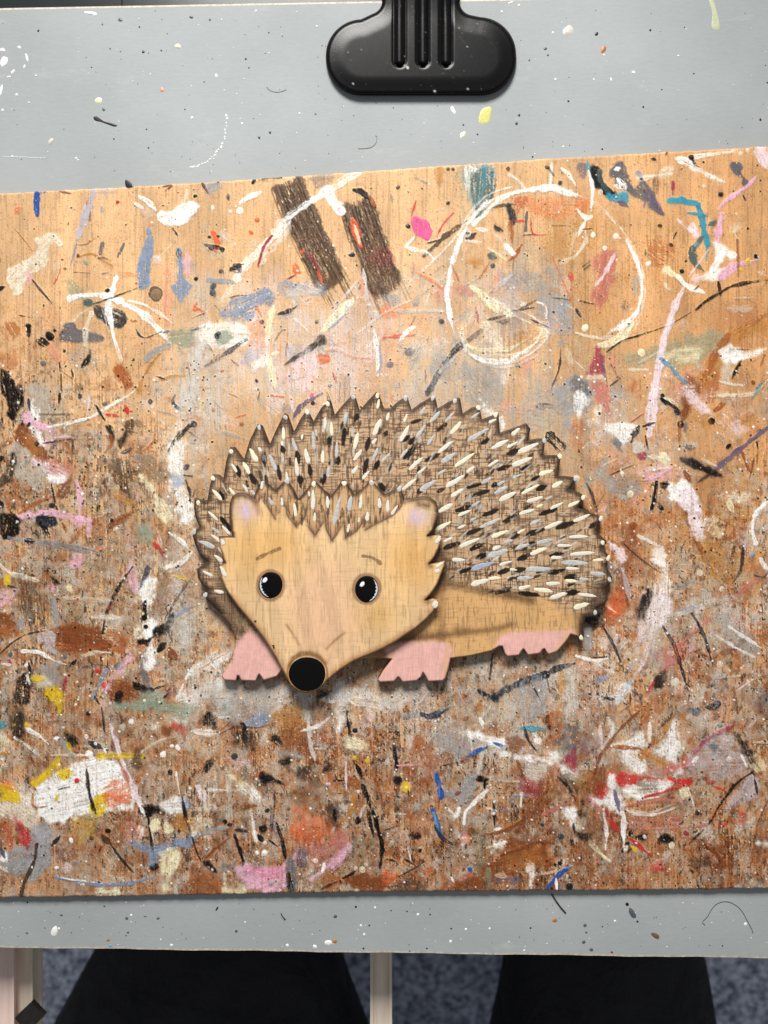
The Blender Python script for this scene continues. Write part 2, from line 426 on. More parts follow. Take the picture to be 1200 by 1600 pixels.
# broad weathered films: (x, y, rx, ry, colour, opacity)
def haze(x, y, rx, ry, col, op, lo=0.42, hi=0.62, grain=0.5, sd=None):
    w_ = cv.win(x - rx * 1.3, y - ry * 1.3, x + rx * 1.3, y + ry * 1.3)
    XX, YY = cv.X[w_], cv.Y[w_]; sd = sd or int(rng.integers(1, 9999))
    r_ = np.hypot((XX - x) / rx, (YY - y) / ry)
    q = fbm(XX / 38, YY / 55, sd, 5) * (1 - grain) + grain * (0.7 * g[w_] + 0.3 * cv.speck[w_])
    m = sst(lo, hi, q) * sst(1.15, 0.35, r_ + (fbm(XX / 50, YY / 50, sd + 4, 3) - 0.5) * 0.7)
    cv.put(w_, m * op, PAL[col] if isinstance(col, str) else np.array(col) / 255, 0.15, 0.5)
for a in [(480, 520, 190, 120, 'i', .55), (620, 560, 240, 110, 'q', .50), (560, 640, 260, 90, 'q', .45), (430, 600, 150, 120, 'w', .40), (720, 470, 150, 120, 'q', .4), (760, 620, 150, 90, 'h', .55),
          (300, 680, 60, 200, 'q', .85), (300, 880, 45, 180, 'h', .7), (330, 520, 60, 110, 'q', .7), (900, 640, 120, 140, 'h', .5), (820, 450, 95, 80, 'g', .5), (110, 700, 110, 140, 'h', .45), (60, 860, 110, 90, 'h', .55),
          (180, 830, 190, 110, 'e', .55), (190, 900, 170, 80, 'v', .6), (60, 1000, 120, 90, 'e', .4), (130, 940, 180, 100, 'e', .45), (260, 960, 80, 110, 'h', .6), (340, 1060, 120, 70, 'q', .75), (350, 1110, 120, 60, 'h', .7), (300, 1150, 300, 60, 'v', .35),
          (560, 1090, 120, 60, 'h', .55), (650, 1085, 120, 70, 'q', .6), (720, 1060, 160, 55, 'q', .6), (800, 1100, 150, 70, 'h', .6), (860, 1060, 90, 90, 'q', .6), (900, 1110, 80, 110, 'q', .65), (720, 1180, 110, 70, 'h', .5), (1010, 900, 60, 170, 'i', .4),
          (1090, 940, 120, 90, 'h', .55), (1130, 1000, 110, 90, 'h', .55), (1050, 1060, 130, 90, 'q', .45), (1080, 1140, 130, 90, 'v', .5), (1120, 1230, 120, 70, 'h', .5), (1020, 1180, 90, 60, 'w', .5), (950, 720, 110, 90, 'h', .45), (1000, 640, 150, 90, 'i', .25),
          (960, 830, 60, 150, 'o', .5), (930, 960, 80, 90, 'o', .45), (1080, 870, 120, 110, 'u', .45), (1150, 840, 60, 100, 'u', .5), (880, 360, 100, 60, 'u', .4), (900, 470, 90, 110, 'u', .35), (1030, 400, 120, 80, 'u', .3), (560, 1160, 90, 80, 'o', .6), (480, 1150, 70, 60, 'x', .5), (420, 1200, 160, 80, 'x', .45),
          (640, 1200, 200, 90, 'o', .35), (860, 1240, 160, 80, 'x', .5), (830, 1330, 170, 70, 'x', .75), (680, 1340, 150, 60, 'o', .6), (500, 1310, 190, 70, 'o', .5), (250, 1350, 260, 60, 'x', .5), (120, 1330, 200, 60, 'o', .4), (60, 1130, 100, 90, 'd', .4), (150, 1100, 140, 80, 'x', .45), (1130, 1350, 160, 70, 'x', .6), (1020, 1340, 130, 70, 'o', .45),
          (600, 1240, 700, 200, 'x', .35), (600, 1300, 700, 140, 'v', .25), (1180, 520, 90, 60, 'o', .3), (700, 760, 80, 60, 'h', .3), (300, 1250, 260, 90, 'v', .35), (1000, 700, 60, 60, 'W', .3), (90, 520, 70, 60, 'o', .25), (510, 600, 90, 70, 'c', .25), (640, 540, 120, 80, 'c', .22)]:
    haze(*a)

T_ = """
@ 0 240 .25
A W .97 .12 .6 975,400 1000,360 1040,368 1090,350 1140,305 1230,310 1220,380 1140,440 1060,455 1000,430
S W .9 .45 8 1 868,268 920,300 975,352
S W .9 .4 6 1 850,315 895,342
S w .7 .5 7 1 1168,230 1150,300 1095,345
S w .7 .6 2 1 890,425 940,390 985,380
S p .5 .5 4 1 880,340 910,390
S B .96 .1 8 0 226,248 232,385
S B .8 .4 2 0 235,246 290,238
S l .92 .15 13 1 590,222 530,400 478,545
S b .8 .4 4 1 480,560 430,730
A l .6 .4 1 560,230 720,225 690,262 640,270 600,262
S r .8 .2 2 1 545,290 540,320
D r .9 735,303,3.2
S b .6 .3 5 1 635,330 637,372
S d .5 .5 4 1 565,360 560,420
A w .93 .30 .8 220,545 260,515 340,500 390,562 372,572 340,560 300,600 290,690 230,745 170,770 135,870 95,885 60,820 40,750 60,715 140,680 210,630 235,595
S w .6 .4 4 1 340,510 385,570
A p .5 .45 1 165,720 205,745 195,810 160,800
S z .8 .35 3.5 1 200,788 260,860 322,935
S m .6 .4 3 1 215,810 300,900
S r .8 .4 2.5 1 382,712 350,790 325,822
S x .7 .5 1.5 1 90,470 150,540 205,612
S G .85 .3 5 0 640,562 626,622
S G .85 .3 5 0 776,560 738,642
S u .8 .3 3.5 1 485,645 570,625 622,655 702,700 690,732
S x .6 .4 2 1 480,570 540,565 600,520
D x .9 488,636,3.5 388,662,2 405,718,2 610,517,1.5 560,545,1.2
S s .8 .2 6 1 525,668 548,695
S d .8 .35 3 1 615,655 650,652 692,668
S d .65 .35 2 0 460,740 560,745
S G .7 .4 4 1 640,750 680,740
S O .5 .5 6 1 775,745 860,760
A b .92 .32 1 925,530 955,520 960,580 945,700 935,800 905,850 870,830 858,740 880,620
A b .9 .1 .5 915,485 930,450 945,490 930,512
A b .9 .30 1 1100,610 1135,600 1142,700 1150,780 1200,820 1165,880 1130,930 1100,880 1070,830 1108,790
A c .65 .45 1 1032,730 1055,700 1072,800 1062,1050 1032,1050 1020,900
A p .6 .4 1 1150,640 1200,640 1200,740 1150,745
D z .6 975,875,12
D v .7 978,878,9
S n .9 0 4 1 1090,480 1108,512
S G .8 .4 9 1 1115,600 1118,650
A s .65 .42 1 430,780 525,850 525,905 440,895
A K .85 .28 1 580,955 680,965 785,992 775,1080 700,1078 620,1030
S W .5 .8 26 0 680,970 700,1070
S W .96 .15 9 0 430,905 500,888 640,888 760,922
S W .9 .3 11 1 712,915 820,960 900,1010 980,1090 1065,1180
S W .8 .4 5 1 800,920 900,945 1000,1000 1080,1062
S W .92 .2 9 0 728,780 690,880 680,1000 700,1080
S W .85 .3 5 1 695,1080 722,1200
S w .8 .2 7 0 570,1000 535,1092
S W .75 .4 3 1 565,965 480,1020 400,1110
D T .9 550,930,9
A G .85 .25 1 372,1120 410,1068 460,1060 500,1100 620,1130 645,1160 520,1180 380,1172
S z .85 .4 3 1 580,940 700,900 800,862 885,830
D k .95 672,855,4
S n .9 .2 4 1 850,1098 880,1142 925,1152
S K .8 .5 2 0 920,1150 1010,1112
S B .9 .2 4 1 1020,1118 1055,1108
D k .95 312,1140,8 340,1105,3
A k .9 .35 1 230,1160 262,1140 285,1165 310,1190 275,1215 240,1190
A k .92 .2 .6 158,1070 180,1065 195,1110 180,1145 158,1120
A o .6 .42 2 30,1060 112,1060 122,1130 80,1160 30,1132
S z .7 .5 3 1 120,1010 190,1025
S o .8 .4 3 1 815,1050 880,1040
D o .9 998,1030,2 820,1040,1.5
A s .75 .3 2 1068,1120 1200,1090 1210,1200 1060,1185
S w .7 .3 3 0 520,1105 560,1105
S w .9 .3 6 0 535,1110 535,1200
D k .9 0,845,4
S k .9 .2 6 1 -10,850 25,832
S w .6 .5 2 0 950,690 1080,560
D i .7 980,660,7
S x .7 .4 3 1 370,235 450,250
S x .9 .2 5 1 1020,205 1070,200 1030,235
A k .95 .1 .4 782,165 800,165 830,205 780,208
D k .8 445,338,1.8 1112,242,1.5 1020,325,2 828,240,1.2 375,965,1.5
S O .6 .5 10 1 90,370 130,340
@ 300 240 .25
#BARS
A R .35 .5 3 1080,580 1240,600 1260,700 1140,720
S z .9 .1 3.5 0 590,385 650,345 730,290
S k .95 0 11 1 1015,228 1060,238 1110,290
S o .85 .2 6 1 1110,270 1145,330
S W .8 .45 13 0 1040,110 900,200 830,240
S W .85 .4 11 0 820,250 700,330 600,400 540,450
S W .75 .45 13 0 600,420 460,570 330,700 280,780
A W .5 .5 1 600,430 620,500 540,560 440,690 420,680 480,560
S w .8 .3 8 1 270,770 230,860 170,940
A W .92 .15 .6 820,210 860,200 910,280 960,350 945,390 900,370 850,300
S i .8 .1 8 1 900,330 950,380
S R .92 .1 4.5 1 500,512 450,580 412,705
S O .92 .1 11 1 1000,405 1030,500 1055,580
S w .8 .4 6 1 1015,450 1050,570
S R .8 .3 4 1 720,620 770,680 820,820
S O .9 .2 5 1 785,740 820,820
S O .9 .1 6 1 700,600 680,630
A O .88 .25 .6 625,695 650,675 680,740 660,755 628,745
S R .9 .2 3 1 595,785 650,755
S O .9 .1 9 1 130,490 160,560 140,600
D k .8 120,590,5 190,600,4 110,520,3 165,515,3
S k .8 .4 6 1 80,570 200,595
A h .5 .5 2 70,560 190,600 180,680 100,640
S K .85 .35 9 1 250,720 320,690
A K .7 .5 1 250,700 300,690 320,730 270,750
D k .9 18,265,3.5 225,272,3 25,782,3.5
D W .9 298,355,5 128,338,4 240,360,3 272,330,2
S W .92 .25 8 1 300,310 360,270 430,242
D O .85 405,415,4 370,492,4
S G .8 .2 5 1 225,255 228,290
A b .6 .4 2 80,190 180,185 120,250
S d .8 .2 5 1 65,185 100,245
S k .85 .3 3 0 440,158 560,148
D k .9 380,180,3 390,165,3
D s .9 420,160,3
A G .45 .4 1.5 750,135 870,120 850,200 780,210
S G .7 .3 3 1 975,630 1020,630
D K .9 1000,632,5
D K .85 135,830,5 130,870,5 180,735,4
S G .8 .3 7 1 120,830 145,895
S O .9 .3 3 1 10,950 75,990
S O .8 .3 3 1 30,930 10,980 60,960
S O .7 .3 4 1 395,945 435,1020
A b .8 .4 2 230,930 320,890 420,850 470,840 510,880 500,960 420,950 350,1040 240,1040 170,1020
A b .6 .5 3 560,800 760,790 860,850 830,900 640,850
A q .6 .4 4 600,850 800,820 760,900 660,930
S b .7 .4 9 0 110,790 250,800
S z .8 .4 3 1 240,900 290,885 340,885
S z .9 .15 6 1 542,1005 600,985 670,942
S R .6 .5 2 1 690,935 745,905
S k .8 .4 1.5 1 0,1030 90,990
S n .9 .3 3 1 0,1105 90,1075
A W .75 .35 2 60,1080 240,1050 360,1110 330,1200 70,1200
A s .8 .3 2 150,1120 230,1100 250,1160 200,1200 150,1190
D K .9 155,1140,5 165,1125,4
S K .7 .5 7 1 340,1160 240,1230 80,1330
D K .8 437,1052,4 780,1050,3.5 555,1080,1.5
S Y .9 .25 12 1 510,960 480,1080 470,1200
S Y .9 .2 16 1 1000,920 900,1020 815,1110
S W .85 .3 9 1 990,930 940,1000
S b .7 .3 4 1 950,1010 850,1100
S q .8 .4 4 1 1040,790 900,960
S q .9 .2 5 1 1070,720 1090,860 1105,970
D q .95 1105,950,4 1150,1010,7
S c .8 .3 8 1 1060,790 1070,870
A c .6 .5 2 380,1060 470,1060 440,1200 340,1200
S W .6 .5 4 1 640,1030 760,1140
@ 300 400 .25
A d .92 .25 1 760,540 800,490 835,500 830,550 780,570
S z .92 .22 10 1 820,520 720,590 640,640 580,680
A O .85 .3 .6 782,615 820,605 865,640 840,670 785,680
S c .8 .4 5 1 840,590 920,590 1010,630 1120,640
A i .7 .3 3 700,580 760,600 800,700 740,820 660,860 640,720
S Y .9 .25 11 1 470,610 495,720 515,830
S Y .9 .2 5 1 500,615 545,605
A p .85 .25 1 560,760 600,740 622,770 600,810 565,805
S i .8 .3 5 1 600,700 610,860 635,970
S m .7 .4 4 1 595,545 590,640
S O .8 .4 4 1 495,870 580,882
S m .9 .3 8 1 630,1020 690,930 810,860
D P .8 748,868,4
D n .9 755,920,4 862,810,3 403,780,3
S r .8 .2 4 1 880,730 905,790
S O .8 .3 3 1 270,1010 340,990
D o .8 310,1050,4 135,962,3.5 190,718,3
S z .7 .4 2 1 425,850 410,900
S u .7 .5 4 1 50,820 140,820
S g .7 .5 5 1 190,1100 350,1150
D n .8 10,1050,5
A W .7 .3 2 380,680 440,620 450,690 390,720
S W .85 .3 8 1 1135,470 1160,600 1160,750
S b .7 .3 4 1 1170,560 1180,680 1150,740
S O .5 .5 3 0 850,550 960,540
S x .6 .4 5 1 70,640 90,560 130,600
S x .7 .4 3 1 245,650 300,690
A q .7 .35 2 0,700 60,540 110,520 90,640 50,720
S v .6 .5 9 0 940,740 935,900
S v .6 .5 9 0 970,760 965,860
@ 600 240 .25
A j .5 .3 1 500,95 690,90 680,260 640,330 560,350 520,260
A T .8 .42 1.5 570,100 690,90 685,250 660,300 620,380 570,400 545,200
S t .5 .6 18 0 640,100 620,300
A W .9 .3 1 505,90 580,85 575,120 540,130 530,250 515,200
S s .4 .6 26 0 500,110 520,400
A P .96 .08 .5 160,420 190,392 240,405 290,440 300,500 275,545 235,525 190,490
S r .8 .3 3 1 200,295 170,390
S r .8 .3 3 1 435,370 370,440 330,520
D k .95 88,210,4.2 150,455,4
S m .7 .4 5 1 45,255 52,300
D K .9 400,310,3 680,700,4
S k .9 .2 5 1 275,560 340,540
A k .9 .25 .6 690,445 750,485 700,478
S d .85 .35 8 1 250,640 400,500 520,420 560,380
S d .8 .4 5 1 640,350 720,325 830,315
A K .92 .2 .6 770,325 800,330 830,430 790,435
S o .8 .4 8 1 790,430 800,550
S o .8 .3 6 1 860,570 830,620 780,670
S W .9 .3 7 0 520,440 590,360 660,300
S W .9 .25 6 0 560,440 640,370 720,290 830,240 960,225
S W .97 .1 11 1 930,225 1040,215 1120,235 1200,265
S W .7 .4 4 0 780,130 840,170 880,215
S W .85 .35 6 1 1050,75 1040,200
S G .6 .3 5 1 1020,80 1065,140
S W .85 .3 5 1 1110,90 1160,140 1200,200
D K .9 1100,182,3.5 1020,85,4
S W .92 .25 8 0 500,490 440,640 405,780 395,880
S W .92 .25 8 1 390,870 405,980 430,1090
S d .9 .2 10 1 520,530 570,500
D q .95 520,498,7
D K .6 520,498,3
S W .9 .3 6 1 580,470 650,480
S W .8 .4 4 1 510,545 610,555
S W .9 .3 4 1 130,590 190,520
S W .9 .3 8 1 150,590 270,620 310,660
A W .9 .2 .6 745,575 780,570 820,620 800,635
S Y .8 .3 4 1 650,590 770,670
S i .8 .4 4 1 700,510 740,550
A T .85 .2 .6 645,625 690,620 695,655 660,660
S o .7 .3 3 1 660,680 590,790
S G .85 .2 4 0 893,365 885,480
S r .8 .3 3 1 918,400 930,500 1010,505
S K .6 .3 2 0 870,510 930,505
S r .6 .4 5 1 830,420 880,420
A O .4 .5 3 830,280 1200,280 1200,380 1020,400 860,340
A o .5 .5 1 820,280 900,270 840,360 810,370
S d .5 .5 2 0 1050,450 1180,455 1160,500
S O .6 .4 3 1 1050,640 1120,800 1190,960
A g .75 .35 5 760,760 900,700 1000,790 1120,870 1150,1000 1190,1100 1080,1110 960,1000 960,880 860,840 740,830
S q .7 .4 6 1 800,760 650,880
A f .55 .45 2 430,820 560,840 560,890 460,880
S R .5 .4 3 1 420,690 470,800
S O .6 .4 4 1 200,740 310,800 370,850
A Y .96 .12 .6 540,830 580,840 680,900 780,970 830,1020 780,1020 680,980 620,920
S Y .7 .3 3 1 820,1020 920,1060
S k .7 .45 5 1 640,1040 760,1010
S k .7 .4 4 1 790,985 940,960
S k .7 .4 3 1 850,970 960,910
S K .8 .3 3 1 915,1035 1050,1095
S W .8 .3 5 1 860,950 890,930
S k .7 .4 2 1 1050,900 1170,915
A O .65 .4 3 0,960 160,960 90,1010 0,1030
S q .75 .35 6 1 60,985 200,985 390,985
S r .7 .35 6 1 0,1150 190,1130
S W .85 .3 8 1 100,1170 150,1110 205,1080
D K .8 358,1048,5
A k .5 .4 1 700,1050 780,1030 770,1070
S W .8 .5 4 1 960,930 1010,960 1015,1060
S Y .6 .4 3 1 280,880 260,960
S R .6 .4 4 1 575,960 590,1060
S w .5 .4 5 1 1200,480 1160,640
S w .5 .4 6 1 1200,640 1100,690
S r .5 .4 9 1 1160,740 1180,800
S u .5 .4 12 0 345,110 345,170
S s .6 .5 5 1 200,150 290,195
D d .8 400,98,3 432,98,3 775,95,4
@ 600 400 .25
A w .8 .35 2 600,430 680,420 740,500 760,600 690,590 640,500
S W .9 .3 7 1 480,560 560,630 680,660 780,650 880,600 960,540
S Y .8 .35 6 1 500,560 620,590 780,580 900,520
S Y .8 .4 8 1 940,520 1010,480 960,450
S i .6 .4 5 1 700,580 760,640
A W .6 .4 2 700,650 780,660 770,760 730,800
S K .85 .45 8 0 270,860 400,640 500,540
S q .9 .3 7 1 350,730 460,610
S K .6 .5 8 1 500,540 620,460
A g .55 .4 4 260,720 330,600 380,620 420,700 400,780
A g .65 .35 5 480,700 700,690 740,760 760,900 640,960 520,900
D G .7 160,600,8 35,680,7 830,680,4
S g .6 .5 6 1 80,550 180,590 240,560
S K .8 .3 3.5 1 1105,580 1095,700 1045,830
A g .85 .28 4 1060,840 1120,770 1200,760 1280,790 1310,860 1260,960 1120,1000 1060,940
A W .8 .35 2 600,900 640,920 690,1000 640,1000
A W .9 .2 1 725,1010 755,1020 750,1080 725,1100
S d .5 .5 14 1 960,940 1060,940
A h .6 .4 4 740,950 1000,940 1060,1040 900,1100 880,1040
S Y .5 .6 9 1 480,460 560,360
S u .4 .5 20 1 820,500 1000,520
S O .5 .5 5 1 1190,1020 1160,1190
S k .8 .5 18 0 1040,1130 1100,1190
S w .8 .3 5 1 1190,880 1190,960
S d .3 .7 40 0 800,440 800,580
@ 0 0 1
S W .62 .55 4 0 812,300 770,312 735,345 712,400 704,450 704,500 712,520
S W .62 .55 3 0 800,292 760,306 724,350 706,410 700,470
S W .62 .55 4 0 848,296 890,300 930,318 960,345 985,380
S W .62 .55 4 0 980,375 998,420 1003,460 995,500 970,525 930,540
S W .62 .55 3 0 990,385 1006,430 1006,475 992,512 960,532
S W .7 .45 3 0 720,520 730,550 760,568 800,566 835,548 858,520 850,490
S Y .7 .45 4 0 722,510 728,535 750,552 790,556 830,542 848,515
S W .6 .5 3 0 760,470 800,480 840,500 856,520
S q .7 .4 3 0 716,520 740,560 790,575 840,556
S W .6 .5 3 0 640,470 600,490 560,520
S W .6 .5 3 0 735,340 690,395 640,440
@ 900 220 .25
A k .96 .12 .8 80,165 110,148 150,170 165,240 220,300 250,340 215,350 160,320 120,290 95,240
A T .8 .3 1 130,180 165,185 175,250 220,320 190,330 150,260
A t .93 .2 .8 190,330 250,340 310,320 320,380 260,385 205,365
S m .85 .2 7 1 270,380 325,412
D w .97 153,318,4.5
A G .9 .22 1 215,190 260,130 300,130 330,230 370,290 420,240 470,300 520,400 560,470 490,440 420,370 340,340 280,280 230,240
A m .8 .3 1 430,280 500,360 550,470 480,420
S W .95 .25 7 1 250,180 270,170
S W .95 .35 11 1 260,240 310,300
S W .8 .5 7 1 240,280 320,290
A m .7 .3 1 0,150 70,140 60,220 30,235
S t .8 .3 6 1 75,130 80,200
S W .9 .3 6 1 80,190 105,300 95,420
A w .85 .35 1 380,220 470,220 540,180 610,160 600,210 560,230 590,280 540,230 450,240 390,250
S b .7 .3 8 1 385,190 420,250
S d .5 .6 16 1 500,240 500,320
A W .93 .4 .6 625,100 700,105 780,170 860,220 935,262 860,240 760,190 660,150
S W .8 .4 6 0 740,100 860,85 1000,65
D k .95 720,105,5
S k .9 .2 4 1 720,100 745,150 775,165
S k .9 0 5 1 470,112 500,118
S x .9 .2 4 1 570,65 560,95
A G .93 .1 .6 965,135 1000,125 1042,140 1035,200 1085,265 1050,290 1030,265 1040,235 1000,210 968,175
A i .9 .3 1 1110,40 1200,35 1210,180 1160,150 1110,90
D w .9 1030,80,4 1075,60,4 800,285,3
S p .96 .1 6.5 1 1120,232 1050,300 930,380 890,430
S p .96 .1 11 1 910,460 895,540 878,640
D k .95 905,333,4.5 1075,548,2.6 1125,720,4.5 595,650,4 1155,245,2 1153,315,1.6
S k .8 .3 4 1 1045,340 1060,370
S t .95 .12 10 0 590,370 660,372 770,398
S t .95 .12 10 0 760,400 785,470 800,560 825,640
S t .85 .3 6 1 700,450 820,470
S t .8 .4 4 1 820,640 820,760
S T .85 .3 10 1 790,600 730,680 740,760 800,815
D j .8 755,650,5
S T .8 .3 8 1 830,525 880,500
A i .92 .25 1 635,480 690,530 730,510 775,580 750,600 690,550 650,520
S R .85 .2 6 1 605,255 608,335
S c .5 .4 7 1 630,270 650,330
A W .95 .18 1 862,640 910,640 960,680 1005,720 960,740 940,720 900,780 850,830 840,790 880,720
A W .8 .2 1 800,840 880,800 940,800 890,870 820,870
A p .93 .2 1 885,865 900,820 970,770 1020,765 1010,800 930,860
S p .9 .2 7 1 1010,780 1140,740
D y .95 1075,752,5 1030,805,3
A i .8 .3 1 710,880 760,840 810,850 790,880 740,890
S i .85 .2 3 1 705,850 830,680
A Y .9 .2 1 525,800 570,780 630,830 680,890 630,860 560,835
S W .9 .2 9 1 640,850 700,910 800,950
S K .9 .2 5 1 740,930 770,905
A w .8 .3 1 545,870 600,940 570,930
S k .85 .35 5 1 750,1055 830,990 910,945
S z .85 .35 5 1 900,950 1000,900 1200,870
S z .9 .2 5 1 890,880 905,965
S k .7 .3 2 1 720,1070 600,1140 450,1200
S i .9 .15 9 1 675,920 620,1030 590,1120 565,1200
A f .85 .32 2.5 110,750 160,700 240,685 250,780 220,900 180,1030 120,1020 90,960 140,880
S i .8 .4 6 1 240,710 180,830 120,910
S W .9 .3 7 1 320,630 370,730 405,850 410,960 380,1080
S W .9 .3 9 1 390,1060 330,1130 250,1180 200,1205
S h .7 .4 12 1 370,850 360,960
S W .9 .3 5 1 60,500 10,600
S W .8 .3 8 1 10,430 60,480 100,470
D W .9 108,588,5 250,597,5 452,768,5 180,670,4 60,1170,6
S w .8 .3 6 1 60,560 60,630 0,720
S k .8 .3 2 1 40,552 105,548
S k .85 .2 2 0 42,785 88,750
S k .85 .2 2 0 50,805 88,775
S K .8 .3 5 1 0,1050 30,1100
S z .7 .4 4 1 20,1000 110,1020
A o .5 .5 4 440,620 600,650 580,760 470,760
A O .5 .5 3 0,350 90,350 60,440 0,430
D k .85 525,530,4 688,750,2.5 660,815,4
S z .8 .2 3 1 628,570 608,612
S z .8 .2 3 1 435,680 435,720
A v .8 .3 1 280,1030 310,1000 330,1040 300,1060
S x .6 .4 5 1 1010,620 1015,850
S w .7 .5 7 1 1140,820 1200,850
S q .6 .5 9 1 950,1050 1100,1050
S w .7 .4 3 1 980,980 1110,980
S o .5 .5 9 1 1200,1080 980,1200
S m .7 .3 5 1 430,385 430,425
@ 0 520 .25
A k .95 .25 1 0,235 40,240 85,310 100,340 150,430 120,470 80,555 50,520 40,430 20,380 0,370
A k .8 .4 1 105,320 150,350 140,420 110,380
S k .9 .1 4 1 10,530 20,570
A h .8 .3 3 180,320 290,330 310,420 280,540 200,520 190,420
A W .9 .25 2 195,420 240,500 240,600 280,690 230,700 200,640 190,520
S n .9 .1 5 1 178,415 188,485
A p .88 .2 1.5 140,510 185,500 210,540 320,590 340,650 280,620 200,590 140,570
A x .85 .25 2 110,590 180,590 210,650 290,740 290,790 210,790 160,720 90,690
A u .6 .3 3 150,640 220,690 280,760 200,770
D k .9 180,575,4 232,695,4 140,570,3 8,785,5
S z .85 .3 3 1 270,690 400,670 470,660
S i .8 .3 3 1 320,660 440,650 460,665
S z .85 .2 4 1 455,670 458,760
A h .8 .35 3 80,700 150,710 250,830 300,940 200,960 80,880 70,780
A z .85 .35 2 75,745 110,770 90,850 50,930 0,960 0,920 50,840
A i .9 .3 2 205,790 330,820 430,870 420,930 360,960 300,900 230,840
A f .6 .4 2 220,780 380,800 470,860 420,880 300,860
A W .9 .2 1 305,890 410,900 370,950 320,940
A x .75 .3 1 360,960 420,930 450,900 440,980 400,1030 350,1030
S z .9 .2 4 1 320,945 340,1040 365,1130
S o .8 .3 6 1 120,1130 220,1070 330,1020
D K .9 325,1080,5.5 515,1065,3 700,1172,2.5 1163,840,6 403,113,2.4
A p .85 .22 1.5 115,1140 280,1110 420,1120 530,1150 580,1180 480,1190 340,1150 120,1170
S p .8 .3 9 1 480,930 500,1050 500,1150
S k .95 .1 10 1 -5,1050 20,1090
A k .96 .15 1 0,1130 90,1135 120,1165 115,1260 40,1290 0,1260
A K .9 .3 1 230,1150 340,1140 345,1200 280,1210 235,1195
S W .85 .3 5 1 300,590 450,560 600,520
S W .8 .3 5 1 580,520 700,450 820,380 860,330
S W .85 .3 6 1 700,0 735,100 760,180
A o .85 .25 1 710,230 760,200 825,280 825,330 790,350 740,290
S k .9 .1 4 1 600,455 655,550
A k .85 .2 1 665,585 705,585 720,660 700,680 680,620
S o .85 .2 5 1 690,640 700,690 650,750
S r .85 .2 6 1 780,450 800,510
S r .8 .2 4 1 810,490 830,490
S r .8 .3 6 1 665,510 735,520
A d .85 .25 1 780,560 820,545 835,580 820,630 780,600
A z .85 .25 1 740,660 785,620 785,680 750,730 735,700
S d .7 .4 3 1 790,610 860,625
S e .6 .5 9 1 850,560 910,590
A d .75 .42 2 705,800 830,790 850,870 800,960 850,1050 760,1000 720,930
S x .7 .35 7 1 700,1180 800,1130 880,1100
S o .6 .4 5 1 880,750 940,700 990,640
S K .7 .4 7 1 760,750 840,715
D g .8 855,775,4.5
A Y .8 .35 2 870,900 910,890 980,990 1050,1090 1080,1180 1010,1170 930,1000
S Y .6 .4 6 1 980,1090 1090,1080
A e .6 .4 5 880,740 960,760 1060,850 1000,930 870,850
A W .85 .28 3 1060,700 1160,660 1150,800 1130,900 1190,1060 1200,1200 1110,1140 1070,960
A b .6 .3 2 1070,890 1130,890 1130,960 1080,960
S z .92 .3 8 1 1210,560 1130,630 1050,740
S W .6 .4 14 1 1120,560 1110,650
S K .85 .2 6 1 1090,390 1080,440 1130,480
S g .7 .3 4 1 980,485 1110,520
A q .8 .3 4 1100,350 1210,330 1210,560 1120,540 1110,420
S u .85 .3 6 1 1150,265 1060,275 960,310
S u .8 .3 5 1 1000,130 940,200 900,270
S u .7 .35 6 1 890,290 860,380
S K .8 .3 3 1 975,270 1030,290
S g .8 .3 9 0 920,160 960,120 1050,80
A g .4 .4 5 440,100 580,90 600,200 480,240
A k .92 .15 .8 540,150 565,110 565,180 520,222 505,205
S k .9 .1 3 1 445,230 458,275
S c .85 .2 9 0 320,90 345,140 365,170
S k .85 .3 3 1 370,185 378,240
S k .8 .5 2 0 380,260 385,370
S k .85 .2 4 1 375,380 368,440
D G .8 272,190,5 655,445,4 740,403,2
D K .7 500,398,4 940,430,4
S v .5 .4 3 1 660,350 740,350
S o .8 .3 2 1 170,990 210,965
A o .4 .4 4 0,130 90,110 90,230 0,220
S z .4 .4 4 0 250,510 450,510
S K .85 .3 5 1 1160,920 1185,1000 1190,1060
S k .9 .2 4 0 1150,890 1200,895
S u .7 .4 7 1 700,1010 860,1080
S s .6 .4 4 1 550,750 600,700
S s .6 .4 5 1 490,790 510,820
S x .6 .4 2 0 460,665 580,665
@ 900 500 .25
S w .85 .3 6 1 0,80 120,110 250,100 340,20
S Y .85 .25 13 1 350,20 300,90 230,140 140,170
S k .85 .35 3 1 190,200 290,130 400,95 580,35
A R .85 .3 1.5 115,175 150,180 180,330 130,345 65,340 100,270
A w .9 .2 1 80,350 165,345 170,375 80,375
A f .8 .35 2 90,380 180,385 210,480 215,600 160,540 110,450
S m .7 .3 4 1 150,210 200,420
A s .6 .35 4 280,240 540,150 760,80 940,90 900,190 640,280 400,290
A Y .6 .45 3 570,210 700,170 800,210 720,260 620,250
D Y .85 410,205,6 62,50,5
S w .9 .2 4 0 335,312 450,312
S w .6 .4 3 1 390,270 500,210 560,200
S i .94 .15 10 0 600,0 550,120 535,230
S i .92 .2 14 0 530,230 505,360 490,470
S i .92 .2 17 1 485,450 475,560 460,720
S j .95 .1 10 1 530,240 600,300
S j .95 .1 6 0 595,290 640,350 685,390
A u .6 .35 4 1200,10 1000,60 860,200 780,340 760,420 830,420 900,300 960,160 1200,60
S o .7 .4 12 1 960,90 860,230 790,420
A W .95 .2 1.5 905,190 960,155 1060,190 1180,185 1080,240 940,280 910,250
S k .5 .7 3 1 960,180 1090,185
A q .7 .4 2 915,290 970,270 960,400 920,400
S k .85 .3 5 1 1030,255 1000,310 975,370
S w .85 .3 5 1 880,380 960,400 1040,410
S w .85 .3 6 1 830,480 960,470 1110,460 1200,370
S t .6 .2 6 1 1160,390 1110,480
